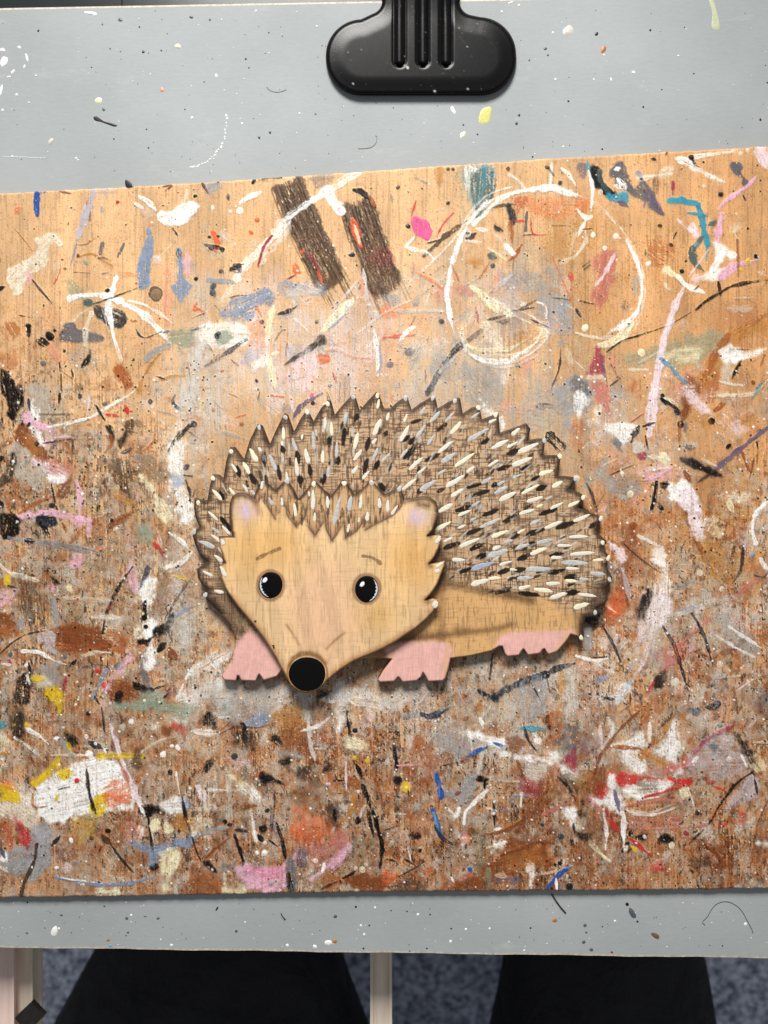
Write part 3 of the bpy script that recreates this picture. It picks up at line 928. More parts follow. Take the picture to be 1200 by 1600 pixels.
A x .75 .35 4 690,380 760,340 780,440 720,560 660,600
A o .6 .4 4 800,430 880,330 880,480 820,510
A i .8 .35 3 670,420 740,400 760,480 870,590 860,610 740,540 680,500
S G .7 .4 3 0 690,430 760,425
S k .85 .3 8 1 540,470 560,520
S w .85 .2 9 1 560,490 640,540
S k .9 .2 5 1 530,490 640,560
S K .9 .2 8 1 625,570 655,590
D k .95 655,650,5.5 848,632,5.5 955,787,5 530,1170,4
S x .8 .2 10 1 690,540 670,620
S o .8 .3 10 1 870,560 930,520
S G .7 .4 6 1 690,640 680,700
A i .6 .4 4 920,660 960,580 1060,680 980,730
S o .7 .4 6 1 650,640 645,770
A W .95 .18 1.5 180,650 250,640 390,655 370,700 300,780 240,730 190,700
S k .9 .15 9 1 395,660 345,760
S k .85 .2 4 1 420,665 495,640
S R .8 .2 3 1 345,640 435,575
S k .8 .2 3 1 215,410 280,360
A G .9 .2 1 225,740 260,740 295,830 250,800
A q .85 .25 1.5 355,780 400,760 440,800 430,850 370,830
S k .85 .2 3 1 435,725 450,810
A R .85 .25 1 385,840 430,825 430,870 400,875
A Y .9 .2 1.5 510,860 560,835 600,880 570,910 520,890
S w .8 .3 6 1 450,850 540,870
S w .7 .3 6 1 400,960 480,930 590,930
S p .8 .3 5 1 430,1000 520,970 610,920
A p .4 .4 4 360,920 640,930 600,1000 400,1000
A k .95 .15 1 655,865 700,860 820,910 910,960 905,980 850,975 740,930 670,895
S m .93 .12 9 1 870,930 960,860 1060,780 1130,730
S m .93 .1 7 1 1110,740 1170,690 1205,670
S K .85 .3 4 1 870,940 760,1015
S w .8 .2 5 1 790,870 880,915
S q .7 .4 9 1 670,800 750,780 760,760
S K .6 .4 6 1 680,790 740,800
S x .7 .3 5 1 1040,830 1080,940 1130,950
S x .7 .3 4 1 1110,880 1085,990
S k .9 .2 3 1 1130,760 1140,805
S q .9 .25 9 1 690,1010 690,1080
A W .94 .15 2 565,1040 600,1010 630,1030 680,990 740,1060 760,1120 780,1200 700,1200 660,1150 600,1140
A i .8 .3 2 640,1060 740,1080 770,1200 700,1200
A k .9 .3 1 525,1010 590,1020 560,1050 530,1045
S k .92 .2 6 1 505,1010 490,1100 465,1190
S x .8 .3 7 1 680,950 720,1020
S x .7 .3 3 1 410,1010 450,1005
A g .7 .35 3 50,980 190,870 200,960 320,990 410,1040 380,1110 260,1110 160,1020 90,1040
A v .6 .3 3 230,990 340,960 400,1010 360,1050 260,1050
D Y .9 340,1090,6 5,990,5 290,960,4
S k .8 .2 3 1 210,970 350,910
S w .7 .2 2 1 150,920 270,860
S w .9 .1 5 1 280,940 292,985
S K .9 .2 6 1 65,1020 100,1090 130,1200
S z .8 .3 4 1 0,1160 90,1195
S w .8 .3 5 1 20,1100 80,1110
A o .6 .45 4 0,640 60,650 60,780 0,900
A w .7 .4 2 930,1120 1000,1070 1080,1100 1060,1150 980,1150
S Y .7 .3 12 1 960,1130 980,1200
S q .7 .3 6 0 1200,1110 1140,1200
A G .7 .3 3 -20,380 60,380 80,460 40,600 0,590
A W .85 .2 2 0,470 40,450 80,500 40,580 0,600
A q .8 .3 2 30,600 90,620 110,670 60,660
A W .6 .3 2 120,560 160,530 150,640 130,640
S x .6 .4 5 1 1180,220 1150,290
D x .8 1108,390,4
S c .5 .4 9 1 1020,610 1120,570
A u .5 .3 4 730,600 800,580 860,620 830,680 760,660
@ 0 800 .25
D p .8 490,60,8
S p .7 .3 8 1 560,60 550,180
S k .85 .2 8 1 260,60 310,160
A K .85 .3 1 230,30 340,30 345,70 300,100 240,90
S o .8 .3 9 1 440,190 480,150 515,95
S x .75 .3 5 1 390,70 420,130
S x .8 .3 9 1 670,90 760,50 830,0
D k .9 698,50,3.5
S g .7 .4 9 0 60,165 200,180 400,210 520,240
S G .6 .5 8 1 280,190 500,230 640,265
S k .8 .4 8 1 160,180 210,185
A s .8 .25 4 850,110 890,80 950,110 950,180 900,190 855,170
D e .7 625,180,8
S O .5 .3 6 1 600,220 650,230
S r .85 .2 9 1 965,200 1000,235
S R .7 .2 4 1 1000,240 1030,300
A p .75 .3 3 440,310 520,270 510,340 470,350
A p .8 .3 2 800,300 840,340 860,440 850,520 820,480 800,400
A g .5 .4 3 730,280 800,260 800,300
S w .9 .2 7 1 0,335 60,380 120,400 240,430
A y .8 .3 1 35,400 60,400 60,440 35,450
S k .85 .2 4 1 50,460 110,475
A k .92 .15 1 310,395 345,410 375,440 350,460 320,430
A p .9 .2 1 315,440 345,460 325,500
S k .7 .3 2 1 275,470 290,420
A d .5 .5 5 110,440 260,480 230,700 220,800 170,640 120,640
A z .35 .5 5 100,380 180,380 210,700 160,700
A p .6 .4 4 0,520 100,500 80,580 0,600
A x .85 .3 3 0,630 90,660 120,700 60,720 0,700
A o .75 .35 3 0,700 80,720 120,760 40,790 0,780
A g .85 .2 2 100,690 150,670 150,720 120,745
S g .9 .2 9 1 325,550 345,640 360,740
A x .93 .2 2.5 335,750 400,705 520,705 640,740 700,820 680,880 540,870 400,880 335,850 325,800
A O .45 .5 2 360,820 480,840 650,830 560,870 400,870
A o .75 .3 3 660,740 790,770 800,850 700,870
A Y .4 .4 3 660,780 740,790 720,830 670,830
S k .9 .3 5 1 830,340 760,440 700,550 660,650 640,760
D R .9 680,600,4
S w .8 .4 8 1 580,655 760,660
S w .7 .5 6 0 400,535 700,555
S Y .8 .3 7 1 425,470 450,500
A q .5 .4 4 580,640 780,640 760,720 700,730
A W .92 .2 1.5 880,440 930,400 980,440 950,560 900,580 870,500
A W .95 .15 1.5 900,690 940,670 980,700 960,830 975,930 940,985 895,965 895,880 930,830 900,780
A w .8 .3 2 840,740 900,700 900,770 850,780
A n .8 .3 1 895,380 925,330 930,400 890,440 870,480
A k .96 .1 1 860,800 930,790 980,720 1010,690 1030,730 1010,770 960,790 920,825 870,830
S k .95 .1 8 1 910,560 905,640
S k .95 .1 9 1 885,670 915,640
D k .95 912,715,3.4 985,1185,6
S k .92 .1 9 1 990,870 1035,820
S x .85 .2 14 1 1060,860 1100,920
A G .7 .3 2 880,890 900,880 900,940 880,980
S k .9 .1 11 1 1085,640 1045,730
S K .85 .2 6 1 1070,600 1050,720 1070,800
S K .8 .3 4 1 1180,430 1100,550 1030,670
A e .6 .35 5 980,440 1060,400 1050,560 960,620
A x .7 .3 3 1020,390 1080,370 1060,450 1010,440
S W .85 .3 6 1 1060,130 1130,180 1180,230
S W .8 .3 7 1 1030,350 1130,320 1200,250
S y .85 .3 6 1 1080,400 1180,420
A h .7 .3 6 1090,600 1200,560 1200,900 1120,880 1080,760
A q .7 .35 5 1130,700 1200,650 1210,800 1140,860
S b .7 .3 5 1 1090,650 1200,590
S k .9 .2 2.6 1 0,885 100,800 200,755 305,742
A l .8 .25 2 250,750 330,750 340,850 360,890 310,880 260,820
S W .9 .3 7 1 140,870 250,880 340,930 420,955
S W .85 .3 9 1 160,960 190,930
S w .85 .35 7 1 520,900 600,880 690,880
A g .7 .3 2 250,950 355,930 360,1080 280,1090
D T .85 65,890,4.5 740,965,6.5
D G .7 405,905,5
S k .9 .2 6 1 435,965 475,925
S r .8 .2 4 1 60,930 75,960
S i .8 .3 6 1 10,950 70,955
A k .85 .4 1.5 105,1060 150,1010 190,1030 180,1180 100,1200
S W .9 .2 8 1 185,1010 185,1080
S k .85 .2 5 1 180,940 195,1060
A w .8 .3 2 205,1040 300,1040 330,1090 240,1110
S y .9 .3 9 1 205,1040 290,1040
A y .88 .2 1.5 285,1100 370,1095 390,1180 350,1200 300,1160
S R .85 .3 5 1 410,1020 400,1120
D W .9 405,1018,3
S b .9 .15 6 0 665,990 620,1080 580,1160
S K .8 .3 3 1 590,1150 620,1200
D r .85 650,1080,5 610,995,4
A p .7 .3 3 730,980 800,880 830,920 760,990 690,1090 680,1200 650,1200 680,1060
A x .85 .25 2.5 690,1070 790,1050 880,1150 820,1180 690,1170
D k .85 745,1140,7 740,1180,6
S k .96 .1 13 1 850,1085 900,1105 950,1115
S k .85 .2 3 1 950,1110 1030,1085
A s .8 .25 3 880,1130 980,1130 1040,1200 780,1220 870,1180
A W .85 .3 2 1120,1150 1200,1130 1200,1200 1110,1200
S W .9 .3 6 1 1200,980 1160,1050
S W .85 .3 5 1 1145,1080 1100,1180
S k .85 .2 4 1 1050,1135 1020,1165
S G .7 .4 12 0 900,1010 920,1080
S k .8 .3 1.5 1 660,960 710,1000
S K .6 .4 3 0 515,970 640,950
@ 900 780 .25
S u .8 .3 6 1 660,60 730,220 800,380 910,530
S x .75 .3 8 1 690,80 780,320 880,480
A u .55 .3 5 770,230 860,250 960,420 920,530 820,400
A i .85 .3 3 640,30 750,20 790,130 800,200 760,260 720,180 690,60
A Y .6 .3 3 860,120 910,200 900,250 850,200
A W .5 .5 2 740,130 860,100 800,230
S k .92 .2 6 1 490,0 470,70
D k .9 535,58,4 330,1000,3
A o .7 .3 6 330,200 400,180 380,300 330,560 240,780 180,720 250,560 320,380
A x .5 .4 6 300,150 400,200 340,440 270,560 260,400
A O .6 .3 4 200,590 300,590 280,700 220,740
S O .97 .05 7 1 165,655 260,722
S Y .8 .3 3 1 180,660 250,710
A K .85 .3 2 35,700 130,680 160,790 90,800 40,760
A g .8 .3 2 50,820 90,810 90,960 55,980
S K .9 .2 4 1 165,790 240,920 310,1100
S K .7 .3 3 1 300,280 400,370 530,460
A i .8 .3 2 200,260 300,330 310,380 270,395 230,330
S l .7 .3 8 1 290,440 320,560 340,650
A W .78 .42 3 480,320 540,300 580,480 590,700 540,780 470,800 420,740 470,600 520,480
A i .75 .45 3 420,640 560,560 580,740 440,880 400,960 380,900
S i .8 .4 7 1 470,850 430,1000 350,1150
S W .8 .3 6 1 390,230 510,290
S W .8 .3 7 1 470,380 550,420
A k .85 .3 1.5 380,690 440,560 470,600 420,740 380,760
S k .85 .2 5 1 460,640 430,700
S g .6 .4 8 1 620,560 750,490
S f .8 .2 6 0 840,740 740,830 640,920
A f .8 .3 1.5 470,1200 560,1020 640,930 640,960 580,1050 520,1100
S f .7 .3 9 1 970,640 1050,560 1200,450
D x .85 985,668,4 790,492,5
D w .85 910,560,4.5 775,455,5
A q .75 .4 4 600,720 760,660 960,600 970,650 800,680 620,740
S b .5 .4 6 1 640,700 790,665
A g .6 .35 5 870,720 980,740 1100,860 1160,940 1060,1010 940,880
S W .75 .4 5 1 870,850 1000,930 1120,990
S W .7 .4 6 1 960,800 1170,940
S k .92 .2 6 1 545,795 620,930 660,1060 700,1190
S k .92 .2 5 1 725,715 800,850 855,1040
S K .85 .3 5 1 1045,280 1030,440 980,525
A z .9 .2 1 480,1140 540,1070 570,1090 540,1170 500,1180
A q .6 .5 3 1020,230 1090,100 1200,20 1200,300 1090,320
S W .9 .25 6 0 1200,20 1130,80 1100,180 1125,275
S W .9 .2 7 1 1150,370 1195,440
S R .7 .3 9 1 1040,180 1030,190
S k .9 .2 4 1 1110,470 1160,490 1190,475
D j .9 1103,347,4
A o .5 .4 5 960,140 1050,120 1030,220 940,250
S q .7 .5 8 1 860,1110 1020,1100
S W .9 .2 6 1 0,980 120,1010 200,995
S w .7 .3 4 1 100,1010 210,1080
S z .8 .2 3 1 110,990 190,985
A b .8 .3 1 125,1120 190,1110 190,1140 130,1145
A b .7 .4 1.5 320,1050 370,1030 360,1090
A b .6 .4 2 290,1150 350,1150 340,1200 290,1200
D w .8 620,1145,7 900,1030,5 595,965,6
S x .7 .3 8 1 780,960 820,1000
S x .6 .3 9 1 920,960 1000,940
S u .6 .3 3 1 370,180 450,110
A r .25 .4 3 560,900 780,900 640,1020 480,1020
S d .6 .4 5 1 740,460 770,410
D x .7 250,165,4 355,165,6
@ 0 1100 .25
A W .98 .14 2 230,520 330,440 460,380 560,345 640,340 740,380 770,440 800,520 840,600 830,650 700,670 600,700 480,710 360,745 290,740 240,690 215,600
A w .90 .25 2.5 0,590 60,600 130,560 220,560 230,700 220,780 130,760 60,720 0,700
A W .6 .55 4 60,470 160,520 230,600 180,640 80,580
A y .95 .2 1.5 190,490 280,430 350,330 380,340 360,400 300,450 230,510
A y .92 .2 1.5 0,520 60,500 130,560 120,610 60,605 0,590
A O .5 .5 3 0,460 80,480 100,540 0,530
A y .93 .25 1 360,420 440,395 440,460 380,465
A y .93 .25 1.5 560,600 640,560 680,570 650,680 600,690 560,660
S y .8 .3 5 1 345,600 370,560
A O .6 .55 2 640,520 760,480 830,560 720,640 660,620
A O .7 .4 1 700,580 820,560 800,640
D r .95 480,480,4.5
S z .92 .3 5 1 540,405 550,470 560,560 600,680
S k .9 .2 7 1 570,600 600,690
S z .85 .3 2.6 1 365,535 450,510
S o .8 .3 4 1 205,560 210,640 290,640
A R .7 .5 3 90,700 160,780 210,800 225,900 200,960 160,960 110,800
A r .7 .5 3 100,740 180,780 220,880 190,980 150,900
A r .7 .5 2 25,750 80,770 50,800
S r .7 .5 8 1 60,800 65,930
A g .9 .2 2 200,780 300,760 320,860 310,1000 200,1110 160,1080 180,900
A g .9 .2 2 60,920 140,900 200,930 180,1060 60,1060 20,1000
A l .5 .4 4 200,760 320,780 310,860 220,860
S d .92 .15 7 0 230,880 215,980 160,1100 130,1190
A W .9 .2 1 0,880 40,940 50,980 10,980
S n .8 .2 6 1 5,900 30,960
S W .6 .5 5 1 0,1020 50,1050
S W .9 .35 4 0 90,210 180,270 280,350
S W .85 .35 6 1 150,150 240,200 310,260
S w .92 .25 5 1 320,320 440,320 560,322
D W .95 555,312,6 445,852,5 820,112,4.5 1020,315,5 1110,272,5 1075,262,3 355,1025,3 370,380,2
S g .95 .1 8 1 375,215 430,300 490,365
D W .95 355,215,4 540,205,4
A k .9 .25 1.5 410,190 470,200 490,250 440,260
S y .8 .3 7 1 430,250 440,290
S K .9 .2 9 1 560,240 640,280
D W .9 660,290,4 597,248,3
S i .93 .15 6 0 690,130 720,210 760,350 830,500
S i .93 .15 9 0 825,490 860,590 910,690
S i .85 .2 4 1 920,720 960,850
S f .7 .2 8 1 765,400 800,480
D v .75 750,175,11
A q .7 .3 1 740,130 780,120 780,170 750,160
A k .97 .1 1 865,650 900,635 990,640 990,680 930,700 880,690
S W .9 .1 5 1 880,640 905,695
S k .92 .2 4.5 1 925,700 940,820 960,940 970,1000
D k .96 965,1015,7
S k .8 .4 4 1 635,20 655,180
D k .9 550,60,4 675,795,4.5 572,838,4 1062,425,5 597,1022,2 575,942,2
A b .85 .2 2 800,850 900,870 1000,880 1200,820 1200,880 1080,910 1000,960 960,1020 910,1010 930,940 840,900
A Y .85 .3 1.5 1000,940 1050,910 1120,910 1110,1020 1060,1090 1060,1170 1010,1160 1030,1080 1000,1040
A W .9 .3 2 1010,630 1070,590 1150,580 1180,640 1130,690 1050,670
A b .5 .3 2 1130,590 1180,590 1180,660 1140,660
S k .9 .2 5 1 1140,580 1160,700 1190,800
S W .8 .4 3 0 1100,430 1120,560
A Y .85 .2 1 930,740 980,720 1000,780 950,800
A Y .85 .2 1 1030,740 1080,770 1070,810 1020,790
A u .6 .4 3 1080,710 1200,720 1180,790 1090,780
A W .8 .3 1 870,770 910,780 880,840 850,830
S b .93 .2 7 1 350,1080 500,1110 700,1130 860,1110 960,1080
S W .9 .4 3 1 380,1085 500,1105 640,1120
S d .9 .15 10 1 640,830 690,870
S z .9 .2 4 1 690,875 760,970 830,1050
S z .9 .15 6 1 325,885 375,825
S z .8 .2 3 1 615,930 635,890
D g .7 467,990,6
A i .6 .4 2 390,1000 450,1000 440,1030 395,1040
A e .7 .3 2 150,20 140,200 60,400 40,410 110,240 60,160 80,60
A k .75 .4 2 70,80 150,60 150,180 80,200
D t .7 5,130,9
A Y .7 .4 3 0,180 50,240 40,300 0,300
D y .8 90,130,3 165,130,4
A y .8 .3 1 350,0 400,0 390,50 365,60
A s .85 .2 3 700,0 1200,-10 1180,70 1080,90 980,40 760,30
A x .85 .25 2 1020,150 1090,120 1080,190 1030,200
A r .5 .3 2 1080,110 1160,150 1150,180 1090,160
A q .8 .3 2 1080,90 1160,100 1160,140 1100,110
A W .6 .4 2 920,140 980,120 970,170
S y .7 .4 9 0 620,330 760,320 890,330
S w .7 .5 4 0 860,320 960,250 1090,200
A d .7 .25 1.5 830,330 850,270 870,290 880,400 820,390
A x .8 .3 2 750,670 820,660 820,720 760,735
A f .5 .35 4 760,740 860,740 860,830 770,830
A y .3 .5 5 440,720 600,700 580,830 480,870
A Y .85 .35 1.5 600,1160 720,1150 740,1200 600,1200
A w .85 .35 1.5 440,1170 500,1190 500,1200 440,1200
S o .7 .3 12 1 850,480 890,440
S x .7 .4 5 1 190,330 220,390
S u .8 .4 6 1 0,310 60,310
S W .8 .3 5 1 0,350 30,345
@ 300 1020 .25
A W .8 .4 3 0,100 100,0 230,0 200,60 60,120 0,140
A q .85 .3 3 0,230 160,170 310,200 260,260 240,420 160,400 120,280 0,330
A q .8 .3 3 460,250 560,170 610,260 560,360 480,400
A g .6 .4 4 180,300 460,190 450,420 230,430
A b .85 .25 2 380,400 460,360 490,430 400,470 340,450
A k .9 .35 3 60,400 120,380 160,450 130,470 80,450
S k .9 .1 7 1 310,440 345,490
S W .7 .4 12 1 0,490 80,500 160,500
S z .7 .3 3 1 170,510 280,460 400,470 490,440
A q .85 .3 2 650,260 740,260 720,400 690,400
A W .8 .35 3 790,300 880,220 950,180 960,300 930,480 900,470 910,340
A W .6 .4 3 960,240 1200,260 1200,360 1020,340
A u .7 .35 5 500,420 620,300 720,420 720,520 560,500
A x .55 .45 5 540,480 740,440 720,620 560,640
S W .85 .4 6 1 680,490 780,460 870,400
S q .9 .2 8 1 725,370 740,560 770,670
S q .85 .2 5 1 770,600 830,600
S k .92 .2 5 1 965,360 980,470 1020,640
D k .95 1018,485,4.5 1038,1048,6 470,985,4.5 205,1055,4.5 235,1075,4.5 448,1100,6.5 605,975,3
A Y .8 .35 2 940,540 1020,510 1100,580 1060,620 980,590
S W .6 .3 3 1 950,270 1020,330
A k .85 .45 4 260,510 360,490 370,580 310,620
A k .92 .2 1.5 75,690 130,670 130,710 80,740
S k .8 .2 3 1 90,700 60,750
A g .7 .3 3 480,600 560,610 690,640 660,660 540,640
A k .9 .2 1.5 540,670 600,655 620,690 570,705
A Y .5 .3 2 670,670 700,650 690,720 660,740
A k .95 .15 1 430,745 490,770 590,820 570,835 500,810 430,830
S d .6 .4 4 1 580,710 650,750
A z .75 .35 3 660,740 740,700 740,780 680,790
A k .9 .25 1.5 850,680 880,710 860,740 810,745
S k .85 .2 4 1 880,800 960,795
D i .9 850,822,3.5 1040,868,3
D y .9 1015,657,3.5 1095,675,4
S e .6 .3 9 1 730,800 840,830
A q .55 .4 4 850,900 980,890 960,1000 880,980
A z .7 .35 4 840,940 910,960 910,1050 860,1060
S k .85 .2 5 1 890,980 900,1060
S u .8 .3 8 1 1020,900 990,1000 920,1070
A x .85 .2 2 860,1100 930,1060 930,1110 870,1120
S q .85 .2 4 1 890,1090 870,1140
A O .6 .4 5 700,1050 860,1060 850,1150 740,1200 640,1140
A O .5 .45 5 630,980 720,980 700,1200 620,1150
S k .94 .15 7 1 1030,700 1060,780
S k .94 .18 8 1 1070,830 1100,920 1120,980
S k .94 .2 6 1 1130,990 1160,1080 1180,1200
S k .9 .3 4 1 1100,980 1130,1130
S o .8 .3 11 1 980,780 1050,850
S i .8 .3 4 1 960,680 965,850
S x .7 .3 3 1 1010,760 1050,820
S i .85 .2 6 1 1075,960 1050,1030
A Y .75 .35 2 200,700 240,760 300,790 380,720 310,800 390,860 420,880 410,960 340,900 250,790
A W .85 .3 2 330,800 410,870 430,960 360,920
A W .95 .15 .8 365,960 380,1000 410,1190 380,1150
S x .92 .1 7 1 310,960 410,955
D x .85 340,955,7 642,868,4.5
A i .9 .2 1 20,840 50,830 90,910 70,930
S W .6 .5 5 0 100,860 330,860
S w .5 .5 9 0 0,980 230,970
S w .6 .5 9 0 230,780 235,1040
A w .6 .4 4 0,1040 120,1040 80,1120 0,1110
S g .85 .3 10 1 20,1150 130,1110 240,1090
A d .6 .3 3 130,1000 190,1010 160,1080 120,1060
S k .93 .15 6 1 270,1105 350,1115
S k .93 .15 7 1 410,1140 460,1190
S z .8 .2 3 1 520,900 500,1120
A i .5 .4 3 240,650 380,680 320,720 240,700
D K .85 265,650,5.5
S K .85 .3 10 1 510,530 570,570
A k .6 .4 1.5 490,500 560,520 520,550
A q .6 .3 3 410,540 470,500 470,560 430,590
S r .4 .3 5 1 400,770 440,760
S u .5 .3 9 1 1020,880 1000,960
A f .55 .4 4 880,1110 960,1120 960,1200 880,1200
A i .6 .4 1.5 1080,370 1150,390 1120,430
S K .5 .3 8 1 790,280 870,240
A k .6 .4 3 790,260 860,230 850,280
S k .7 .3 2 1 240,430 160,500 150,480
@ 300 1200 .25
S x .93 .15 4.5 1 245,425 150,500 88,560
S k .93 .2 6 1 265,420 300,520 330,620 335,680
S k .92 .2 6 1 525,340 560,440 585,570
S k .9 .1 3 1 480,450 535,490
D k .95 445,380,6 470,265,4 210,335,3.5 236,352,3.5
A k .93 .15 1.5 65,590 100,585 160,650 140,655 85,620
D W .9 128,635,2.5 455,530,5 405,530,3.5 455,468,3
S W .85 .3 5 1 440,545 475,520
S k .8 .3 3 1 0,420 20,500 60,590
D q .9 15,415,5
A p .88 .25 2.5 270,610 380,610 470,625 570,600 660,510 670,530 630,600 600,660 590,740 480,780 380,760 300,700
A P .3 .5 3 340,620 570,620 580,670 420,680
A p .9 .25 2 740,690 800,640 880,560 990,470 975,560 890,630 800,660 750,700
A f .6 .4 4 720,480 860,450 920,400 980,450 900,560 760,600
A m .6 .4 2 650,520 710,510 720,600 680,620
A G .85 .3 1.5 585,580 620,560 650,660 655,760 600,770 590,660
S k .7 .4 9 0 600,670 620,760
D W .9 772,580,4
S W .85 .2 6 1 825,600 812,655
A G .5 .4 3 190,590 250,600 240,630 200,630
A x .92 .2 2.5 970,690 1030,650 1120,680 1200,660 1210,770 1080,775 990,740
A s .4 .5 5 980,470 1120,440 1130,540 1020,560
A s .4 .5 4 760,690 900,680 840,760 760,750
S k .85 .3 4 1 910,710 860,730 800,760
S k .93 .15 6 1 945,690 1030,640
D Y .9 1065,635,5.5
D W .9 1022,625,3.5 1090,605,3.5
A o .6 .4 4 0,620 180,690 160,780 0,780
A x .5 .4 4 0,700 130,700 160,790 0,790
A Y .8 .4 2 190,740 260,770 330,750 320,790 200,790
S w .6 .4 5 1 200,660 215,760
A o .6 .4 3 820,660 920,680 900,740 800,770
A v .5 .4 4 980,560 1180,560 1100,640 960,640
D g .7 495,720,4 380,600,3
S k .94 .2 7 1 1130,250 1160,370 1190,480 1175,620
S k .9 .3 5 1 1100,290 1135,430
S x .6 .4 2 0 820,330 820,420
D Y .8 1030,770,4
@ 600 1020 .25
A q .75 .35 4 0,260 260,180 300,230 140,330 0,380
S l .9 .2 6 1 275,250 210,330
S K .8 .3 5 1 270,210 300,240
S o .8 .2 4 1 150,360 152,410
A g .7 .3 3 100,380 220,360 210,400 120,420
S n .9 .3 11 1 230,380 300,395 400,345
A s .6 .4 3 300,360 440,290 430,350 340,370
S K .96 .15 6 1 590,235 640,265 700,275
D K .9 695,280,7.5 735,255,5 1010,140,7 980,150,6
S K .97 .12 9 0 680,280 740,240 900,170 1010,130
S K .95 .15 8 1 1000,140 1080,100 1190,65
S k .9 .3 3 1 680,10 670,90 660,170
D k .9 660,160,3
S x .8 .3 10 1 500,280 520,260
D x .85 512,412,5
S u .7 .3 9 1 600,300 600,390
A W .93 .18 2 465,490 560,485 620,510 740,530 750,580 660,590 600,540 560,540 550,600 530,540
S W .9 .3 4 1 545,520 550,630
S W .8 .3 6 1 600,410 620,470
S q .85 .2 7 0 630,560 610,650 590,750
S q .7 .3 4 1 620,450 670,430
S B .95 .12 8 1 525,645 600,610 660,580
S B .9 .3 5 1 680,560 740,580
A W .9 .25 2 690,610 780,620 880,650 1020,660 1050,620 1110,640 1050,690 900,680 740,650
A W .9 .2 1.5 925,490 960,520 980,570 950,560
S t .85 .25 10 1 860,470 960,475 1010,480
S K .9 .2 4 1 870,440 900,540 950,610
A k .9 .2 1.5 1005,410 1030,400 1045,470 1040,520 1020,450
A o .7 .35 4 1000,390 1120,380 1110,500 1060,620 1000,560 1040,520
A x .75 .3 2 760,530 870,540 860,600 780,590
A g .8 .3 4 860,190 1000,150 1040,240 1000,390 900,420 840,340
S K .85 .2 2.5 1 920,190 980,300
S K .85 .2 2 1 1020,160 1035,250
A u .5 .3 3 1120,120 1150,110 1110,400 1080,380
A q .75 .35 4 1150,100 1200,80 1200,400 1120,400
A g .75 .35 5 300,500 440,490 540,560 560,620 440,660 360,600
A g .85 .25 3 360,830 440,850 560,740 580,780 560,880 500,950 420,900 370,870
S x .8 .3 6 1 450,880 480,870
A k .96 .1 1 575,790 600,770 650,780 650,810 620,810 580,810
S k .94 .1 3.5 1 628,800 630,850
S W .9 .2 7 1 500,1070 510,1000 570,930 670,840
S w .6 .4 3 1 560,960 660,830
S B .97 .08 8 0 328,765 345,830 360,900
S B .95 .15 9 1 305,985 330,1060 350,1140 380,1170
S n .9 .2 7 1 320,1080 360,1150 430,1200
S j .8 .3 5 1 310,1000 340,1110
A W .93 .15 1 460,970 480,965 475,1020 430,1060 430,1040
S w .8 .3 4 1 385,970 440,1010
S k .94 .15 7 1 62,580 75,680 78,740
A k .94 .15 1.5 65,770 110,770 105,820 80,890 72,830
S o .8 .2 5 1 90,830 85,870
A y .97 .08 .8 105,820 150,815 160,850 130,875
S k .9 .3 3 1 150,860 160,930
S K .6 .4 9 1 80,590 130,620
S p .8 .3 4 1 80,705 220,700
A o .75 .3 3.5 190,520 240,520 310,620 310,760 260,780 230,690 190,620
A x .5 .4 4 130,730 260,760 300,860 200,840
S k .7 .3 2 1 350,710 460,685
S K .7 .3 3 1 130,690 160,680
S k .92 .2 4.5 1 685,925 690,1010 690,1080
D W .9 690,930,2.5 685,1005,3
S g .7 .4 3 1 680,960 650,1010 645,1100
S W .9 .2 6 1 690,1105 730,1100
S x .8 .3 6 1 620,1140 760,1110 860,1040
S u .85 .3 3 1 720,1110 860,1040
A x .8 .3 5 900,900 1040,780 1040,920 920,1060 860,1120 820,1200 760,1200 860,1040
A R .6 .35 4 840,830 980,820 960,880 900,900 850,870
S x .85 .25 6 1 830,670 870,760 920,870
A P .2 .4 4 840,780 960,800 940,850
A q .75 .35 4 890,700 1010,700 1000,790 900,780
S f .92 .2 7 1 1000,1010 1080,970 1190,930
A R .9 .25 2 1120,670 1160,620 1200,580 1200,740 1160,710
A G .6 .35 5 1110,500 1190,430 1200,560 1130,640 1090,600
A W .9 .25 3 1100,690 1200,740 1200,790 1110,760
A W .9 .25 2 1110,990 1150,960 1200,990 1200,1090 1140,1050
S k .9 .3 4 1 1085,775 1150,840 1200,930
A z .6 .35 4 1120,780 1200,780 1200,860 1160,850
D n .9 1103,1150,5 990,1075,3
S k .9 .1 5 1 1185,1070 1190,1130
A W .9 .2 2 470,1140 520,1160 510,1190 480,1190
A k .9 .3 1.5 150,1135 210,1130 240,1150 190,1160
S b .7 .3 4 1 810,895 920,890
S W .7 .3 4 0 860,880 855,960
S w .6 .4 3 0 720,800 840,805
S W .6 .4 2 0 30,1005 150,1010
S k .7 .3 2 1 0,1110 60,1090
S m .6 .3 8 1 480,1150 520,1130
D W .9 500,1160,4
S W .5 .5 6 1 700,990 640,970
@ 600 1200 .25
A s .5 .4 4 580,400 640,400 640,600 580,640 570,500
A W .85 .3 2 690,470 750,455 770,490 720,510
S w .7 .3 3 1 640,500 720,480
A x .85 .25 5 340,760 560,670 700,560 840,430 940,440 960,480 1050,580 960,640 760,680 660,760
A u .45 .4 5 760,540 900,500 1040,560 900,640 780,640
S x .9 .3 5 1 740,540 860,500 980,460 1060,470
A o .5 .4 4 900,520 1040,480 1060,600 920,600
A W .85 .3 1.5 885,600 930,600 940,680 910,740 895,660
S B .95 .1 7 0 1160,620 1100,660 1020,750
S W .93 .15 6 1 1075,695 1080,755
S w .7 .3 4 1 945,670 1050,650 1180,610
S B .9 .2 6 1 530,625 548,650
A f .7 .3 2 480,680 540,640 560,670 490,700
